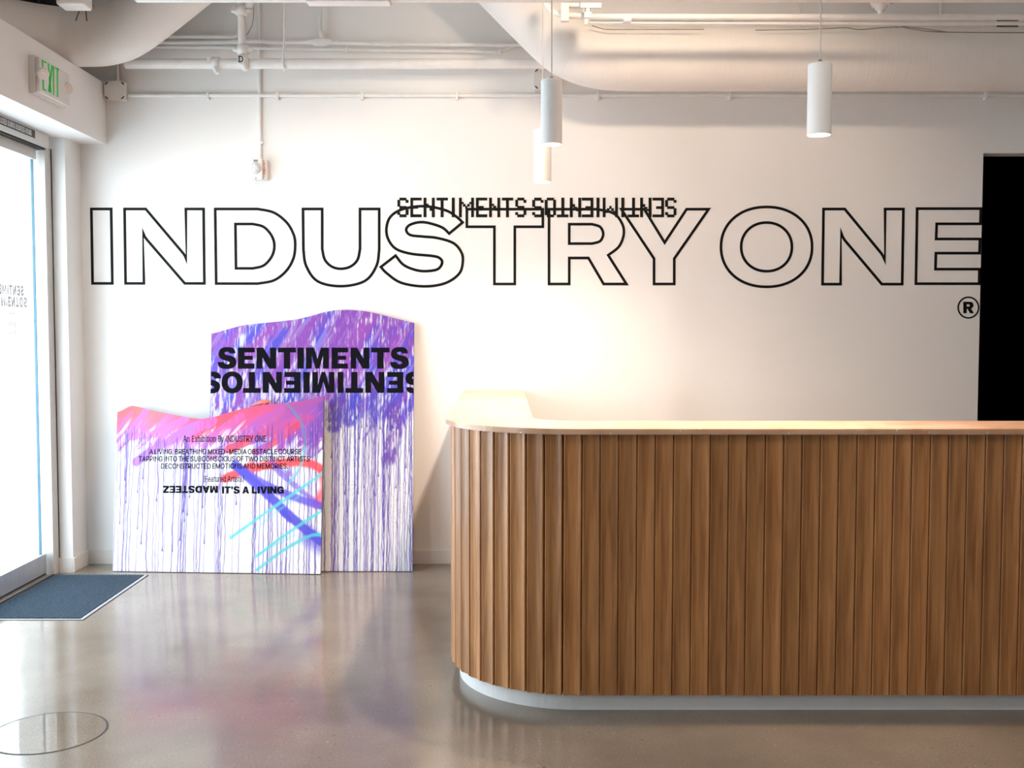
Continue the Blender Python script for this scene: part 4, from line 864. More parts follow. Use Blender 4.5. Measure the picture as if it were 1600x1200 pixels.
panel_letters(P2, t2, [('S', z2(-130), z2(145)), ('O', z2(152), z2(465)), ('T', z2(468), z2(728)), ('N', z2(757), z2(1040)), ('E', z2(1073), z2(1315)), ('I', z2(1355), z2(1448)), ('M', z2(1487), z3(308)),
                       ('I', z3(352), z3(440)), ('T', z3(468), z3(730)), ('N', z3(760), z3(1040)), ('E', z3(1080), z3(1318)), ('S', z3(1350), z3(1625))], 581.2, 613.8, True, M['ink'], clip=True)

# ---- short panel, in front
P1 = Panel((-2.355, 6.30, .004), (-1.085, 6.225, .004), 6.8, 1.27)
t1 = thing('painted_panel', 'short wide pink and purple drip painted panel with small text, in front', 'painting', tuple(P1.O))
prof1 = [P1.uv(*p) for p in ((197.5, 645), (198.5, 637), (203, 633.5), (210, 634), (225, 638.5), (250, 644), (280, 650), (300, 653.5), (315, 654.5), (335, 651.5), (360, 644), (385, 637), (410, 633), (440, 630), (465, 627), (490, 622.5), (518, 616.5))]
prof1[0] = (0.0, prof1[0][1])
cv = Canvas(P1, prof1, .0028)
X, Y, T = cv.X, cv.Y, cv.top
cv.lay(sst(.72, .76, vn(X / 1.2, Y / 1.2, 5)) * .10, (90, 90, 120))
xp = lambda p: P1.q(p, 660)[0]
K = [xp(p) for p in (200, 230, 260, 300, 330, 370, 410, 450, 490, 516)]
depth = np.interp(X, K, [56, 58, 46, 40, 44, 52, 56, 60, 72, 62])
dg = X * .64 + Y * .77; pg = X * .77 - Y * .64
st = fb(pg / 7, dg / 60, 14); st2 = fb(X / 2.2, Y / 20, 16)
bm_ = sst(-7, 7, depth + (st - .5) * 62 + (st2 - .5) * 22 - T)
ctop = interp_col(K, [(250, 110, 118), (252, 128, 130), (246, 120, 150), (240, 96, 140), (244, 78, 108), (246, 80, 104), (226, 82, 132), (188, 84, 160), (164, 80, 172), (112, 72, 172)], X)
cdeep = interp_col(K, [(196, 120, 206), (198, 124, 212), (206, 128, 222), (206, 116, 212), (198, 104, 196), (200, 96, 184), (184, 92, 184), (172, 88, 184), (160, 84, 184), (130, 78, 184)], X)
f = np.clip(T / 34 + (fb(pg / 10, dg / 50, 23) - .5) * 1.5 - .15, 0, 1)[..., None]
cv.lay(bm_, ctop * (1 - f) + cdeep * f)
cv.lay(bm_ * sst(.56, .70, fb(pg / 5, dg / 50, 33)) * sst(14, 30, T) * .75, (250, 218, 224))
cv.lay(bm_ * sst(.58, .7, fb(X / 1.6, Y / 12, 39)) * sst(24, 44, T) * .6, (246, 232, 242))
S = cv.stroke
S([(205, 678), (214, 660), (228, 642)], 9, (206, 124, 212), .85)
S([(203, 682), (240, 678), (290, 655)], 12, (212, 124, 206), .8, dry=.3)
S([(213, 722), (232, 708), (262, 690), (300, 668)], 13, (190, 122, 224), .95)
S([(268, 700), (300, 672), (330, 658)], 18, (202, 118, 214), .75, dry=.5)
S([(300, 700), (345, 672), (375, 650)], 12, (204, 110, 204), .7, dry=.6)
S([(330, 712), (370, 690), (415, 655), (440, 640)], 14, (190, 92, 186), .8, dry=.3)
S([(358, 702), (400, 684), (440, 668), (482, 652)], 13, (238, 66, 92), .9, soft=1.8)
S([(392, 690), (425, 672), (468, 652)], 10, (198, 84, 164), .8)
S([(400, 706), (430, 690), (470, 662), (478, 656)], 11, (240, 62, 84), .9)
S([(410, 690), (408, 704)], 16, (146, 92, 206), .7, soft=4)
S([(438, 700), (440, 672)], 13, (190, 84, 176), .8, soft=3)
S([(486, 700), (484, 640)], 26, (164, 84, 180), .85, dry=.35, soft=3)
S([(505, 668), (508, 625)], 18, (124, 74, 178), .8, dry=.4, soft=3)
S([(452, 640), (500, 622)], 12, (176, 82, 160), .7, soft=3)
cv.drips(62, lambda x: 47, 21, [(92, 58, 166), (104, 64, 174), (84, 54, 158), (116, 72, 180)], lo=30, wmin=.42, wmax=.72, alpha=.9)
cv.drips(34, lambda x: 45, 22, [(124, 82, 190), (140, 94, 200)], lo=130, wmin=.35, wmax=.6, alpha=.8)
S([(352, 748), (378, 736), (412, 728), (455, 722), (490, 726), (510, 740)], 13, (244, 66, 74), .9, soft=2.5)
S([(352, 748), (372, 738), (392, 726)], 11, (240, 84, 96), .8, soft=3)
S([(505, 740), (509, 762), (497, 786)], 17, (236, 56, 78), .8, soft=5)
S([(425, 722), (442, 736), (455, 742)], 7, (120, 84, 208), .6, soft=2)
S([(368, 728), (392, 744), (420, 760), (455, 775), (505, 792)], 12, (104, 84, 214), .88, soft=2.2)
S([(430, 732), (452, 752), (480, 774), (502, 792)], 8, (128, 84, 206), .75, soft=2)
S([(368, 727), (395, 752), (420, 774), (446, 800), (476, 826), (502, 846)], 14, (88, 78, 212), .95, soft=2)
S([(482, 838), (503, 852)], 26, (92, 80, 214), .7, soft=9)
S([(442, 800), (452, 812)], 9, (84, 76, 208), .8)
for pts, wd, a in (([(361, 840), (400, 812), (452, 776), (506, 738)], 4.6, .85), ([(394, 832), (432, 800), (470, 774)], 3, .4), ([(400, 870), (448, 834), (506, 796)], 4.4, .85), ([(402, 890), (440, 862), (482, 838), (503, 836)], 4.8, .85), ([(402, 866), (460, 836)], 3, .4)):
    S(pts, wd, (84, 208, 214), a, soft=1.8)
S([(448, 631), (462, 646), (472, 664), (477, 690), (476, 700)], 4, (110, 132, 184), .9, soft=1.2)
S([(476, 698), (470, 728), (460, 745), (450, 756)], 3.6, (104, 196, 206), .8, soft=1.4)
cv.build('painted_face', t1); cv.board(t1, .022, M['board_edge'])
# lump of dried paint on the top edge
a = np.array(P1.O) + P1.U * P1.uv(393, 634)[0] + P1.V * (P1.uv(393, 634)[1]) - P1.N * .010
b = np.array(P1.O) + P1.U * P1.uv(421, 630)[0] + P1.V * (P1.uv(421, 630)[1]) - P1.N * .010
bm = B(); n = 9
pts = []
for k in range(n):
    t = k / (n - 1); pts.append(Vector(a * (1 - t) + b * t) + Vector((0, 0, .001 + .010 * math.sin(t * 2.6) + .006 * (k % 2) * t)) - t1.location)
tube(bm, pts, [.004, .008, .009, .012, .015, .014, .017, .014, .009], 10)
M['lump'] = mat('coral dried paint', srgb(246, 110, 104), .5, noise=(60, .08, one), bump=(80, .3, one))
obj('paint_lump', bm, M['lump'], t1, True, label='coral lump of dried paint')
def p1_text(s, x0, x1, yb, hpx, **k):
    a = np.array(P1.uv(x0, yb)); b = np.array(P1.uv(x1, yb)); c = np.array(P1.uv(x0, yb - hpx))
    O = P1.O + P1.U * a[0] + P1.V * a[1] + P1.N * .0012 - np.array(t1.location)
    d = (b - a); wd = float(np.linalg.norm(d)); d /= wd
    U = P1.U * d[0] + P1.V * d[1]
    put_text('text_line', s, M['ink'], t1, O, U, P1.V, P1.N, wd, float(np.linalg.norm(c - a)), **k)
p1_text('An Exhibition By INDUSTRY ONE', 286, 416, 690.3, 9.6, serif=True, space=200, bold=5)
p1_text('A LIVING, BREATHING MIXED-MEDIA OBSTACLE COURSE', 233.3, 471, 709.6, 7.9, bold=13, space=125)
p1_text("TAPPING INTO THE SUBCONSCIOUS OF TWO DISTINCT ARTISTS'", 216.5, 487, 720.8, 7.9, bold=13, space=125)
p1_text('DECONSTRUCTED EMOTIONS AND MEMORIES.', 251, 450.5, 732.2, 7.9, bold=13, space=125)
p1_text('(Featured Artists)', 317, 382, 752.6, 9.0, serif=True, space=180, bold=4)
def heavy_line(word, x0, x1, ytop, ybot, flip):
    ws = [.30 if ch == ' ' else HEAVY[ch][0] + .07 for ch in word]; tot = sum(ws) - .07; sc = (x1 - x0) / tot
    x = x0; seq = list(zip(word, ws))
    if flip: seq = seq[::-1]
    its = []
    for ch, wd in seq:
        if ch != ' ': its.append((ch, x, x + (wd - .07) * sc))
        x += wd * sc
    panel_letters(P1, t1, its, ytop, ybot, flip, M['ink'])
heavy_line('MADSTEEZ', 254.8, 340.5, 759, 770.2, True)
heavy_line("IT'S A LIVING", 347, 443.5, 760, 771.2, False)

# ================================================================== ENTRANCE MAT, FLOOR COVER
mt_ = thing('entrance_mat', 'dark blue grey ribbed entrance mat let into the floor by the glass door', 'mat', (-2.38, 5.71, 0))
mx0, mx1, my0, my1 = -2.655, -2.104, 5.228, 6.208
bm = B(); ox, oy = -2.38, 5.71
def ring_rect(bm, x0, x1, y0, y1, wd, z0, z1, left=False):
    box(bm, x1 - wd, x1, y0, y1, z0, z1); box(bm, x0, x1 - wd, y0, y0 + wd, z0, z1); box(bm, x0, x1 - wd, y1 - wd * .4, y1, z0, z1)
ring_rect(bm, mx0 - ox, mx1 - ox - .006, my0 - oy + .006, my1 - oy, .017, 0, .003); obj('rim', bm, M['rim'], mt_, label='pale metal rim')
bm = B(); ring_rect(bm, mx0 - ox, mx1 - ox, my0 - oy, my1 - oy, .006, 0, .0015); obj('rim_groove', bm, M['dark'], mt_)
bm = B(); n = 38; xa, xb = mx0 - ox, mx1 - ox - .026
vs0, vs1 = [], []
for k in range(n * 4 + 1):
    x = xa + (xb - xa) * k / (n * 4); z = (.0005, .007, .008, .007)[k % 4]
    vs0.append(bm.verts.new((x, my0 - oy + .024, z))); vs1.append(bm.verts.new((x, my1 - oy - .010, z)))
for k in range(n * 4): bm.faces.new((vs0[k], vs0[k + 1], vs1[k + 1], vs1[k]))
bmesh.ops.recalc_face_normals(bm, faces=bm.faces)
o = obj('ribbed_carpet', bm, M['carpet'], mt_)
fc = thing('floor_cover', 'round concrete floor cover flush with the floor at lower left', 'floor cover', (-1.645, 3.75, 0))
M['cover'] = M['floor'].copy(); M['cover'].name = 'smoother concrete disc'
for nd in M['cover'].node_tree.nodes:
    if nd.type == 'VALTORGB' and nd.color_ramp.elements[0].color[0] < .2 and abs(nd.color_ramp.elements[0].color[0] - .09) < .001:
        nd.color_ramp.elements[0].color = (.03, .03, .03, 1); nd.color_ramp.elements[1].color = (.05, .05, .05, 1)
bm = prism(B(), ell(0, 0, .198, .198, 64), 0, .0012); obj('disc', bm, M['cover'], fc)
bm = prism(B(), ell(0, 0, .206, .206, 64), 0, .0008, [ell(0, 0, .199, .199, 64)]); obj('joint_ring', bm, M['dark'], fc)

# ================================================================== EXIT SIGN
ex = thing('exit_sign', 'white exit sign with green letters and two lamp heads on the soffit', 'exit sign', (XS, 5.64, 2.66))
def el(o): o.location = (-XS, -5.64, -2.66); return o
ya, yb_ = at_x(45, 110, XS)[1], at_x(91, 130, XS)[1] + .04
za, zb = at_x(50, 147, XS)[2], at_x(50, 85, XS + .02)[2]
F = XS + .050
el(obj('housing', bx(XS, XS + .028, ya, yb_, za, zb, bev=.003), M['plastic'], ex))
el(obj('face_plate', bx(XS + .028, F, ya + .012, yb_ - .012, za + .008, zb - .008, bev=.004), M['plastic'], ex))
def exl(strokes):
    bm = B()
    for q in strokes:
        c = []
        for px, py in q: p = at_x(px, py, F); c.append((p[1], p[2]))
        plate(bm, [c], (F, 0, 0), (0, 1, 0), (0, 0, 1), (1, 0, 0), .001)
    return bm
def quadline(x0, y0, x1, y1, wx): return [(x0, y0), (x0 + wx, y0 + wx * .55), (x1 + wx, y1 + wx * .55), (x1, y1)]
for strokes in ([quadline(64.8, 93, 66.5, 139, 2.6), [(65, 93), (72, 97), (72, 99.6), (65, 95.6)], [(66, 114), (72, 117.3), (72, 120), (66, 116.5)], [(66.5, 137.5), (72.3, 140), (72.3, 143), (66.5, 140.3)]],
                [quadline(74, 98, 78, 144.5, 2.6), quadline(80, 101.5, 74.8, 143, 2.6)],
                [quadline(82.4, 102.6, 82.6, 148, 2.2)],
                [[(86, 104.5), (92.3, 107.6), (92.3, 110.6), (86, 107.4)], quadline(88.4, 107, 88.6, 151, 2.3)]):
    el(obj('letter', exl(strokes), M['green'], ex))
for px, py, s in ((67, 115, -1), (104.5, 138, 1)):
    c = at_x(px, py, XS + (.085 if s < 0 else .05)); R = .030
    d = Vector((.62, -.62 if s < 0 else -.70, -.42)).normalized()
    C0 = Vector(c)
    h = el(obj('lamp_head', tube(B(), [C0 - d * .03, C0 - d * .02, C0, C0 + d * .012], [.016, R * .92, R, R * .95], 24), M['plastic'], ex, False))
    obj('lens', tube(B(), [C0 + d * .011, C0 + d * .014], [R * .78, R * .70], 24), M['lens'], h)
    e = Vector((XS + .014, ya + .004 if s < 0 else yb_ - .004, C0.z + .004))
    el(obj('lamp_arm', tube(B(), [e, C0 - d * .026], .008, 10), M['plastic'], ex))

# ================================================================== FIRE ALARM
fa = thing('fire_alarm', 'white wall strobe alarm with red lettering on its side', 'fire alarm', (-1.487, WY, 2.43))
obj('back_box', bx(-.042, .052, -.046, 0, -.062, .058, bev=.004), M['plastic'], fa)
obj('front_cover', bx(-.050, .030, -.074, -.046, -.066, .064, bev=.006), M['plastic'], fa)
ls = obj('strobe_lens', tube(B(), [(-.012, -.074, .004), (-.012, -.088, .004), (-.012, -.098, .004)], [.036, .033, .018], 24), M['lens'], fa)
obj('sounder_slots', bx(-.022, .004, -.0752, -.074, .042, .054), M['grey'], fa)
obj('screw', bx(-.012, -.006, -.0756, -.074, -.060, -.054), M['dark'], fa)
for k, ch in enumerate('FIRE'):
    gs, W = text_contours(ch, bold=10); bm = B()
    for g in gs: plate(bm, [[((x - W / 2) * .000030, y * .000030) for x, y in c] for c in g], (.030 + .0085, -.0462, .024 - k * .018), (1, 0, 0), (0, 0, 1), (0, -1, 0), .0006)
    obj('red_letter', bm, M['red'], fa)

# ================================================================== PIPES, CONDUITS, BOXES
def wx(px, py=150, Y=WY): return at_y(px, py, Y)
def pipe(name, label, cat, pts, r, mt=None, n=14, group=None):
    P0 = Vector(pts[0]); o = obj(name, tube(B(), [Vector(p) - P0 for p in pts], r, n), mt or M['pipe']); o.location = P0
    return tag(o, label, cat, group)
def wpt(px, py, Y): return tuple(at_y(px, py, Y))
# low conduit along the back wall
c0 = thing('wall_conduit', 'long thin white conduit running low across the back wall', 'conduit', wpt(201, 149, WY - .014))
L0 = Vector(c0.location)
obj('tube', tube(B(), [(0, 0, 0), Vector(wpt(1640, 149, WY - .014)) - L0], .0125, 12), M['pipe'], c0)
for px in (325, 434, 566, 714, 934, 1140, 1540):
    p = Vector(wpt(px, 149, WY - .014)) - L0
    obj('clip', box(B(), p.x - .008, p.x + .008, -.016, .014, -.028, .0155, bev=.002), M['pipe'], c0)
def jbox(px0, py0, px1, py1, label, riser=None):
    a = at_y(px0, py1, WY); b = at_y(px1, py0, WY)
    cx, cz = (a[0] + b[0]) / 2, (a[2] + b[2]) / 2; hw, hh = (b[0] - a[0]) / 2, (b[2] - a[2]) / 2
    t = thing('junction_box', label, 'junction box', (cx, WY, cz), 'wall junction boxes')
    obj('box_body', bx(-hw + .006, hw - .006, -.05, 0, -hh + .006, hh - .006), M['plastic'], t)
    cut = .020
    bm = prism(B(), [(-hw + cut, -hh), (hw - cut, -hh), (hw, -hh + cut), (hw, hh - cut), (hw - cut, hh), (-hw + cut, hh), (-hw, hh - cut), (-hw, -hh + cut)], 0, .012)
    bmesh.ops.rotate(bm, verts=bm.verts, cent=(0, 0, 0), matrix=Matrix.Rotation(math.radians(90), 3, 'X'))
    bmesh.ops.translate(bm, verts=bm.verts, vec=(0, -.05, 0))
    obj('cover', bm, M['plastic'], t)
    for sx in (-1, 1):
        for sz in (-1, 1):
            bm = bx(-.0035, .0035, -.0008, 0, -.011, .011); bmesh.ops.rotate(bm, verts=bm.verts, cent=(0, 0, 0), matrix=Matrix.Rotation(math.radians(-45 * sx * sz), 3, 'Y'))
            bmesh.ops.translate(bm, verts=bm.verts, vec=(sx * (hw - .015), -.062, sz * (hh - .015))); obj('screw_slot', bm, M['dark'], t)
    if riser: obj('riser', tube(B(), [(.006, -.025, hh - .006), (.006, -.025, hh + .04), (.006, -.025, hh + .25)], [.014, .009, .009], 10), M['pipe'], t)
    return t
jbox(169, 130, 201, 160, 'square white junction box high beside the soffit', True)
jbox(834, 110, 872, 144, 'square white junction box behind the paired pendant lamps')
# sprinkler main with clamps
ym = 6.36
mn = thing('sprinkler_main', 'thick white sprinkler pipe running level under the ceiling', 'pipe', wpt(190, 99.5, ym)); L0 = Vector(mn.location)
Lm = lambda px, py=99.5, Y=ym: Vector(wpt(px, py, Y)) - L0
obj('tube', tube(B(), [Lm(196), Lm(960)], .030, 20), M['pipe'], mn)
for px in (338,):
    p = Lm(px); obj('clamp', tube(B(), [p - Vector((.022, 0, 0)), p - Vector((.02, 0, 0)), p + Vector((.02, 0, 0)), p + Vector((.022, 0, 0))], [.031, .040, .040, .031], 18), M['pipe'], mn)
    obj('drain_stub', tube(B(), [p + Vector((0, -.02, -.03)), p + Vector((.012, -.03, -.065))], [.018, .012], 12), M['pipe'], mn)
    obj('bolt', tube(B(), [p + Vector((-.03, -.045, .012)), p + Vector((-.03, -.056, .012))], .011, 6), M['pipe'], mn)
hk = obj('hanger_rod', tube(B(), [Lm(446, -118, ym - .02), Lm(444, 60, ym - .02), Lm(442.5, 84, ym - .03), Lm(441.5, 96, ym - .036), Lm(442.5, 106, ym - .028), Lm(444, 110, ym - .01)], [.005, .005, .006, .006, .006, .004], 8), M['pipe'], mn)
# riser with flanged couplings
rs_ = thing('sprinkler_riser', 'vertical white sprinkler riser with flanged couplings and a letter D tag', 'pipe', wpt(380, 99, ym - .03)); L0 = Vector(rs_.location)
Lr = lambda px, py, Y=ym - .03: Vector(wpt(px, py, Y)) - L0
obj('tube', tube(B(), [Lr(375.5, -118), Lr(376.5, 0), Lr(378.5, 70), Lr(380, 92)], .0225, 18), M['pipe'], rs_)
obj('elbow', tube(B(), [Lr(380, 84), Lr(380, 94), Lr(381, 102) , Lr(385, 110)], [.026, .034, .032, .016], 18), M['pipe'], rs_)
for px, py in ((377.5, 17), (380, 77.5)):
    p = Lr(px, py)
    c = obj('coupling', tube(B(), [p + Vector((0, 0, -.028)), p + Vector((0, 0, -.022)), p + Vector((0, 0, .022)), p + Vector((0, 0, .028))], [.026, .036, .036, .026], 18), M['pipe'], rs_)
    for s in (-1, 1):
        bm = B(); tube(bm, [p + Vector((s * .030, -.006, -.004)), p + Vector((s * .058, -.008, 0))], [.018, .010], 10); obj('ear', bm, M['pipe'], c)
        obj('bolt', tube(B(), [p + Vector((s * .046, -.004, 0)), p + Vector((s * .046, -.026, 0))], .008, 6), M['pipe'], c)
p = Lr(379, 95)
pl = obj('tag_plate', tube(B(), [p + Vector((0, -.036, 0)), p + Vector((0, -.040, 0))], [.026, .026], 20), M['plastic'], rs_)
gs, W = text_contours('D', bold=10, serif=True); bm = B()
for g in gs: plate(bm, [[((x - W / 2) * .000062, (y - 254) * .000070) for x, y in c] for c in g], p + Vector((0, -.0404, 0)), (1, 0, 0), (0, 0, 1), (0, -1, 0), .0006)
obj('tag_letter', bm, M['ink'], pl)
obj('loop_cable', tube(B(), [Lr(396, 8), Lr(396, 26), Lr(394, 40), Lr(388, 51), Lr(383, 56)], .0025, 6), M['cable'], rs_)
obj('side_fitting', bx(*[v for pr in ((Lr(386, 12).x, Lr(396, 12).x), (-.03, .01), (Lr(386, 14).z, Lr(386, 3).z)) for v in pr], bev=.004), M['pipe'], rs_)
# alarm conduit
ac = thing('alarm_conduit', 'vertical thin white conduit dropping to the fire alarm', 'conduit', wpt(406, 250, WY - .012)); L0 = Vector(ac.location)
obj('tube', tube(B(), [Vector(wpt(406.5, 251, WY - .012)) - L0, Vector(wpt(403, -116, WY - .012)) - L0], .0105, 12), M['pipe'], ac)
p = Vector(wpt(407.5, 223, WY - .012)) - L0; obj('clip', bx(p.x - .014, p.x + .014, -.008, .012, p.z - .008, p.z + .008, bev=.002), M['pipe'], ac)
# two upper conduits
u1 = thing('upper_conduit', 'thin white conduit with a junction fitting, topmost on the wall', 'conduit', wpt(270, 66, WY - .05)); L0 = Vector(u1.location)
Lu = lambda px, py, Y=WY - .05: Vector(wpt(px, py, Y)) - L0
obj('tube', tube(B(), spline([Lu(230, 66), Lu(330, 66), Lu(400, 64.5), Lu(430, 66), Lu(500, 66), Lu(600, 68.5), Lu(700, 69.5), Lu(800, 70), Lu(860, 70)], 4), .0125, 12), M['pipe'], u1)
p = Lu(500, 65.5)
obj('fitting', tube(B(), [p + Vector((-.075, 0, 0)), p + Vector((-.045, 0, 0)), p + Vector((-.035, 0, 0)), p + Vector((.035, 0, 0)), p + Vector((.045, 0, 0)), p + Vector((.07, 0, 0))], [.015, .018, .026, .026, .020, .017], 14), M['pipe'], u1)
obj('drop_tube', tube(B(), [Lu(502.5, 60), Lu(502, 50), Lu(500.5, 49), Lu(500, -116)], [.018, .018, .011, .011], 12), M['pipe'], u1)
obj('coupler', tube(B(), [Lu(598, 68.5), Lu(609, 68.7)], .018, 12), M['pipe'], u1)
u2 = thing('middle_conduit', 'thin white conduit curving up at its right end between two others', 'conduit', wpt(400, 76, WY - .03)); L0 = Vector(u2.location)
Lv = lambda px, py, Y=WY - .03: Vector(wpt(px, py, Y)) - L0
obj('tube', tube(B(), spline([Lv(240, 73), Lv(330, 74), Lv(400, 75), Lv(500, 77), Lv(700, 79.5), Lv(770, 80.5), Lv(785, 79), Lv(800, 73), Lv(815, 66), Lv(850, 58)], 4), .0105, 12), M['pipe'], u2)
for px, py in ((542, 78), (780, 82)): p = Lv(px, py); obj('clip', bx(p.x - .010, p.x + .010, -.016, .012, p.z - .020, p.z + .014, bev=.002), M['pipe'], u2)
u3 = pipe('short_conduit', 'short thin white conduit bending up behind the riser', 'conduit', spline([wpt(235, 57, WY - .05), wpt(320, 57.5, WY - .05), wpt(360, 58, WY - .05), wpt(370, 56, WY - .05), wpt(375, 48, WY - .04)], 4), .0125)
pipe('slim_conduit', 'slim white vertical tube high on the right wall', 'conduit', [wpt(1250, 60, WY - .008), wpt(1249, -118, WY - .008)], .008)
pipe('slim_conduit', 'slim white vertical tube near the ceiling vent', 'conduit', [wpt(1470, 60, WY - .008), wpt(1468, -118, WY - .008)], .010)

# ================================================================== DUCTS
def duct(name, label, pts, r, n=10):
    P0 = Vector(pts[0]); q = spline([Vector(p) - P0 for p in pts], n)
    t = thing(name, label, 'duct', P0)
    obj('duct_skin', tube(B(), q, r, 40, caps=True, uv=True), M['duct'], t)
    return t
zl = 3.115
duct('air_duct', 'fat white wrapped duct bending over the soffit, then climbing at top left', [(-3.10, 5.30, zl), (-2.92, 5.62, zl), (-2.72, 5.92, zl), (-2.55, 6.05, zl), (-2.40, 6.09, zl), (-2.25, 6.10, 3.128), (-2.10, 6.10, 3.192), (-1.757, 6.10, 3.451), (-1.40, 6.10, 3.725), (-1.21, 6.10, 3.87)], .161)
zr, yr_ = 3.0, 6.12
duct('air_duct', 'long white wrapped duct level along the back wall, climbing at its left end', [(4.6, yr_, zr), (3.2, yr_, zr), (2.0, yr_, zr), (1.3, yr_, zr), (.90, yr_, zr), (.70, yr_, zr + .002), (.56, yr_, zr + .012), (.44, yr_, zr + .045), (.335, yr_, zr + .105), (.157, yr_, zr + .275), (-.009, yr_, zr + .442), (-.43, yr_, zr + .86)], .177)
d3 = pipe('branch_duct', 'bare grey white duct stub in the top left corner above the bend', 'duct', [wpt(150, -2, 6.36), wpt(185, -28, 6.33), wpt(240, -80, 6.3)], .105, M['pipe'], 28)
lb = thing('ceiling_fixture', 'small white boxed fixture at the top left edge over the dark recess', 'fixture', wpt(118, 4, 5.3))
obj('body', bx(-.075, .063, -.06, .06, -.026, .10, bev=.012), M['plastic'], lb)
obj('strut', tube(B(), [(.0, .05, -.02), (-.04, .10, -.06)], .003, 6), M['dark'], lb)
obj('strut', tube(B(), [(.03, .05, -.02), (.015, .10, -.06)], .003, 6), M['dark'], lb)

# ================================================================== TOP EDGE: TRACK, CONDUITS, SPRINKLER, VENT
tr = thing('lighting_track', 'thin white lighting track grazing the top edge of the picture', 'track', tuple(at_y(800, 2.5, 4.62)))
obj('rail', bx(-1.62, 4.2, -.018, .018, 0, .034, bev=.003), M['white'], tr)
for x in (-1.2, .6, 2.4): obj('hanger', tube(B(), [(x, 0, .03), (x, 0, CZ - tr.location.z)], .005, 8), M['white'], tr)
p = Vector(at_y(545, 6, 4.62)) - tr.location
obj('driver_box', bx(p.x - .18, p.x + .18, -.04, .04, p.z, p.z + .045, bev=.006), M['white'], tr)
yc = 5.55
f1 = thing('ceiling_conduit', 'white conduit crossing in front of the duct at top right', 'conduit', wpt(880, 24, yc)); L0 = Vector(f1.location)
Lf = lambda px, py, Y=yc: Vector(wpt(px, py, Y)) - L0
obj('tube', tube(B(), spline([Lf(842, -20), Lf(848, -5), Lf(856, 10), Lf(868, 20), Lf(884, 23.5), Lf(905, 24.5), Lf(950, 26), Lf(1200, 26.5), Lf(1640, 26.5)], 5), .0155, 14), M['pipe'], f1)
obj('coupler', tube(B(), [Lf(974, 29), Lf(986, 29)], .021, 14), M['pipe'], f1)
f2 = pipe('lower_ceiling_conduit', 'thinner white conduit right below the one crossing the duct', 'conduit', [wpt(915, 34.5, yc + .03), wpt(1200, 36, yc + .03), wpt(1640, 36.5, yc + .03)], .0105)
br = thing('conduit_bracket', 'white strut bracket with bolted plates at the conduit bend', 'bracket', wpt(900, 15, yc - .03)); L0 = Vector(br.location)
def rect(px0, py0, px1, py1, y0, y1): a = at_y(px0, py1, yc - .03) - np.array(L0); b = at_y(px1, py0, yc - .03) - np.array(L0); return (a[0], b[0], y0, y1, a[2], b[2])
obj('post', bx(*rect(876, -30, 889, 34, -.02, .02), bev=.002), M['white'], br)
obj('plate', bx(*rect(906, -12, 939, 15.5, -.035, -.02), bev=.003), M['white'], br)
obj('cross_bar', bx(*rect(889, 3, 912, 11, -.01, .03), bev=.002), M['white'], br)
obj('strap', bx(*rect(912, 15, 924, 30, -.028, -.02), bev=.002), M['white'], br)
obj('clamp_foot', tube(B(), [Vector(wpt(917, 31, yc - .05)) - L0, Vector(wpt(916, 39, yc - .05)) - L0], [.017, .010], 10), M['white'], br)
for px, py in ((917.5, 4), (926, 4), (934.5, 6), (914, 17), (922, 17), (914, 20), (922, 20)):
    a = Vector(wpt(px, py, yc - .03)) - L0; obj('hole', tube(B(), [(a.x, -.0355, a.z), (a.x, -.0362, a.z)], .003, 8), M['dark'], br)
sp_ = thing('ceiling_sprinkler', 'ornate white sprinkler fitting above the conduits at top right', 'sprinkler', wpt(1376, 10, 6.0)); L0 = Vector(sp_.location)
obj('body', tube(B(), [(0, 0, .12), (0, 0, .06), (0, 0, .03), (0, 0, .01), (0, 0, -.01), (0, 0, -.025)], [.03, .05, .058, .052, .032, .022], 20), M['pipe'], sp_)
obj('neck', tube(B(), [(0, 0, -.02), (0, 0, -.075)], .016, 12), M['pipe'], sp_)
for s in (-1, 1):
    e = obj('lug', tube(B(), [(s * .03, -.03, .01), (s * .07, -.03, .03)], [.02, .014], 10), M['pipe'], sp_)
    obj('bolt', tube(B(), [(s * .055, -.045, .02), (s * .055, -.065, .02)], .010, 6), M['pipe'], e)
vt = thing('ceiling_vent', 'dark filter grille with white frame at the top right corner', 'vent', wpt(1570, 42, 6.1))
obj('frame', bx(-.10, .30, -.05, .10, -.035, .045, bev=.004), M['white'], vt)
for x in (-.07, .085): obj('filter', bx(x, x + .12, -.056, -.05, -.022, .028), M['filter'], vt)
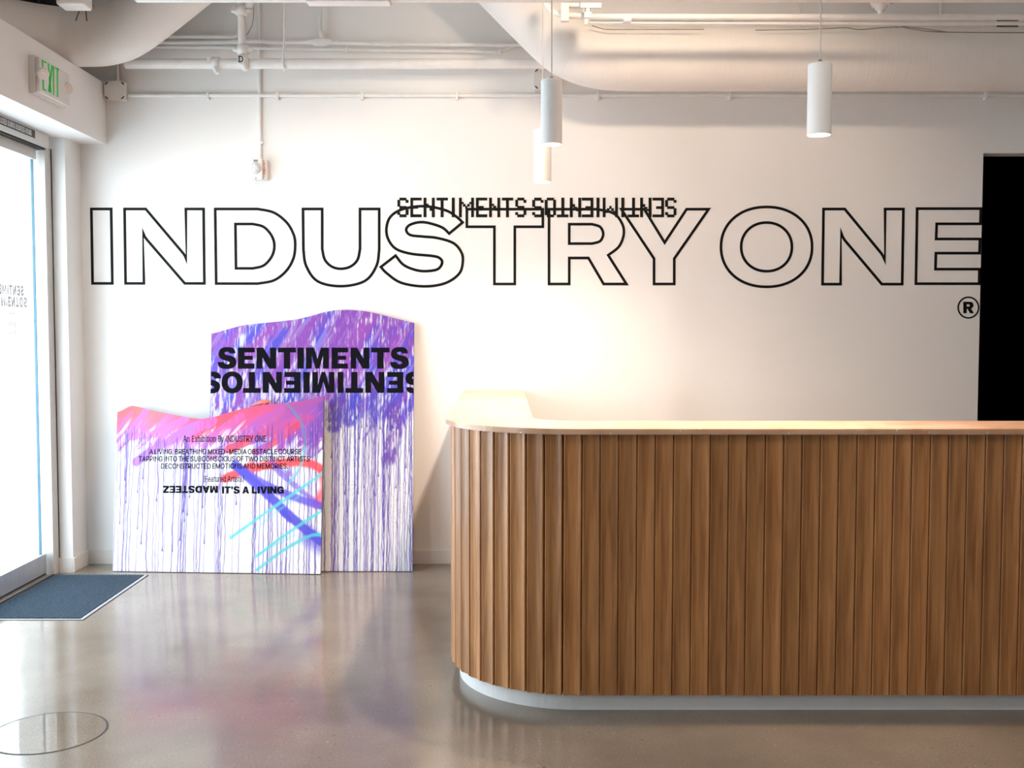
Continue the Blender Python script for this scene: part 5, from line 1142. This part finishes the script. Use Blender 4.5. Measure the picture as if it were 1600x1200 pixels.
for k, (label, pts) in enumerate((('thin dark cable draped along the top of the right duct', [(1180, 47), (1260, 46), (1320, 43.5), (1345, 46), (1400, 42), (1430, 46), (1470, 50), (1600, 51)]), ('thin dark cable sagging onto the duct below the vent', [(1400, 43), (1415, 42), (1450, 46), (1480, 50)]), ('thin dark cable end by the strut bracket', [(925, 40), (938, 44), (950, 46), (990, 46), (1100, 46)]))):
    pipe('cable', label, 'cable', spline([wpt(x, y, 5.93 - .005 * k) for x, y in pts], 5), .0028, M['cable'], 6)

# ceiling spot that washes the left wall (its head hangs just above the frame)
def spot_head(loc, target, watt, label, size=95, col=TRACKC, rad=.03):
    t = thing('ceiling_spotlight', label, 'spotlight', loc, 'ceiling spotlights')
    d = (Vector(target) - Vector(loc)).normalized()
    obj('can', tube(B(), [-d * .162, -d * .16, -d * .15, d * 0.0], [.001, .03, .05, .052], 24, caps=False), M['white'], t)
    obj('lens', tube(B(), [-d * .02, -d * .018], .048, 24), M['lamp_glow'], t)
    obj('stem', tube(B(), [-d * .15, Vector((-d.x * .15, -d.y * .15, CZ - loc[2]))], .008, 8), M['white'], t)
    spot('spot_light', tuple(Vector(loc) + d * .01), target, watt, col, size, .6, rad, t)
spot_head((-2.0, 4.75, 3.01), (-1.35, 6.52, 1.25), TRACK_W, 'white ceiling spotlight aimed at the left end of the back wall', 88)
spot_head((.75, 4.25, 3.38), (.65, 6.5, 1.6), TRACK_W * 2.1, 'white ceiling spotlight aimed at the middle of the back wall', 110, (1, .76, .56), .09)

spot_head((-.45, 4.72, 3.03), (-.35, 6.52, 1.5), TRACK_W * .72, 'added unseen fill spotlight between the two ducts, aimed at the wall', 95)  # extra lamp added out of view to brighten the centre left of the wall
spot_head((1.25, 2.0, 3.6), (1.15, 3.95, .75), TRACK_W * 1.8, 'white ceiling spotlight aimed down at the slatted counter front', 72, (1, .84, .68))

# daylight portals in the glazed openings (sampling aid only)
for nm, y, hy in (('door_portal', 5.0, 2.5), ('window_portal', 1.8, 1.3)):
    d = bpy.data.lights.new(nm, 'AREA'); d.shape = 'RECTANGLE'; d.size = 2.4; d.size_y = hy
    d.cycles.is_portal = True
    o = bpy.data.objects.new(nm, d); COL.objects.link(o); o.location = (-2.84, y, 1.3); o.rotation_euler = (0, -math.pi / 2, 0)
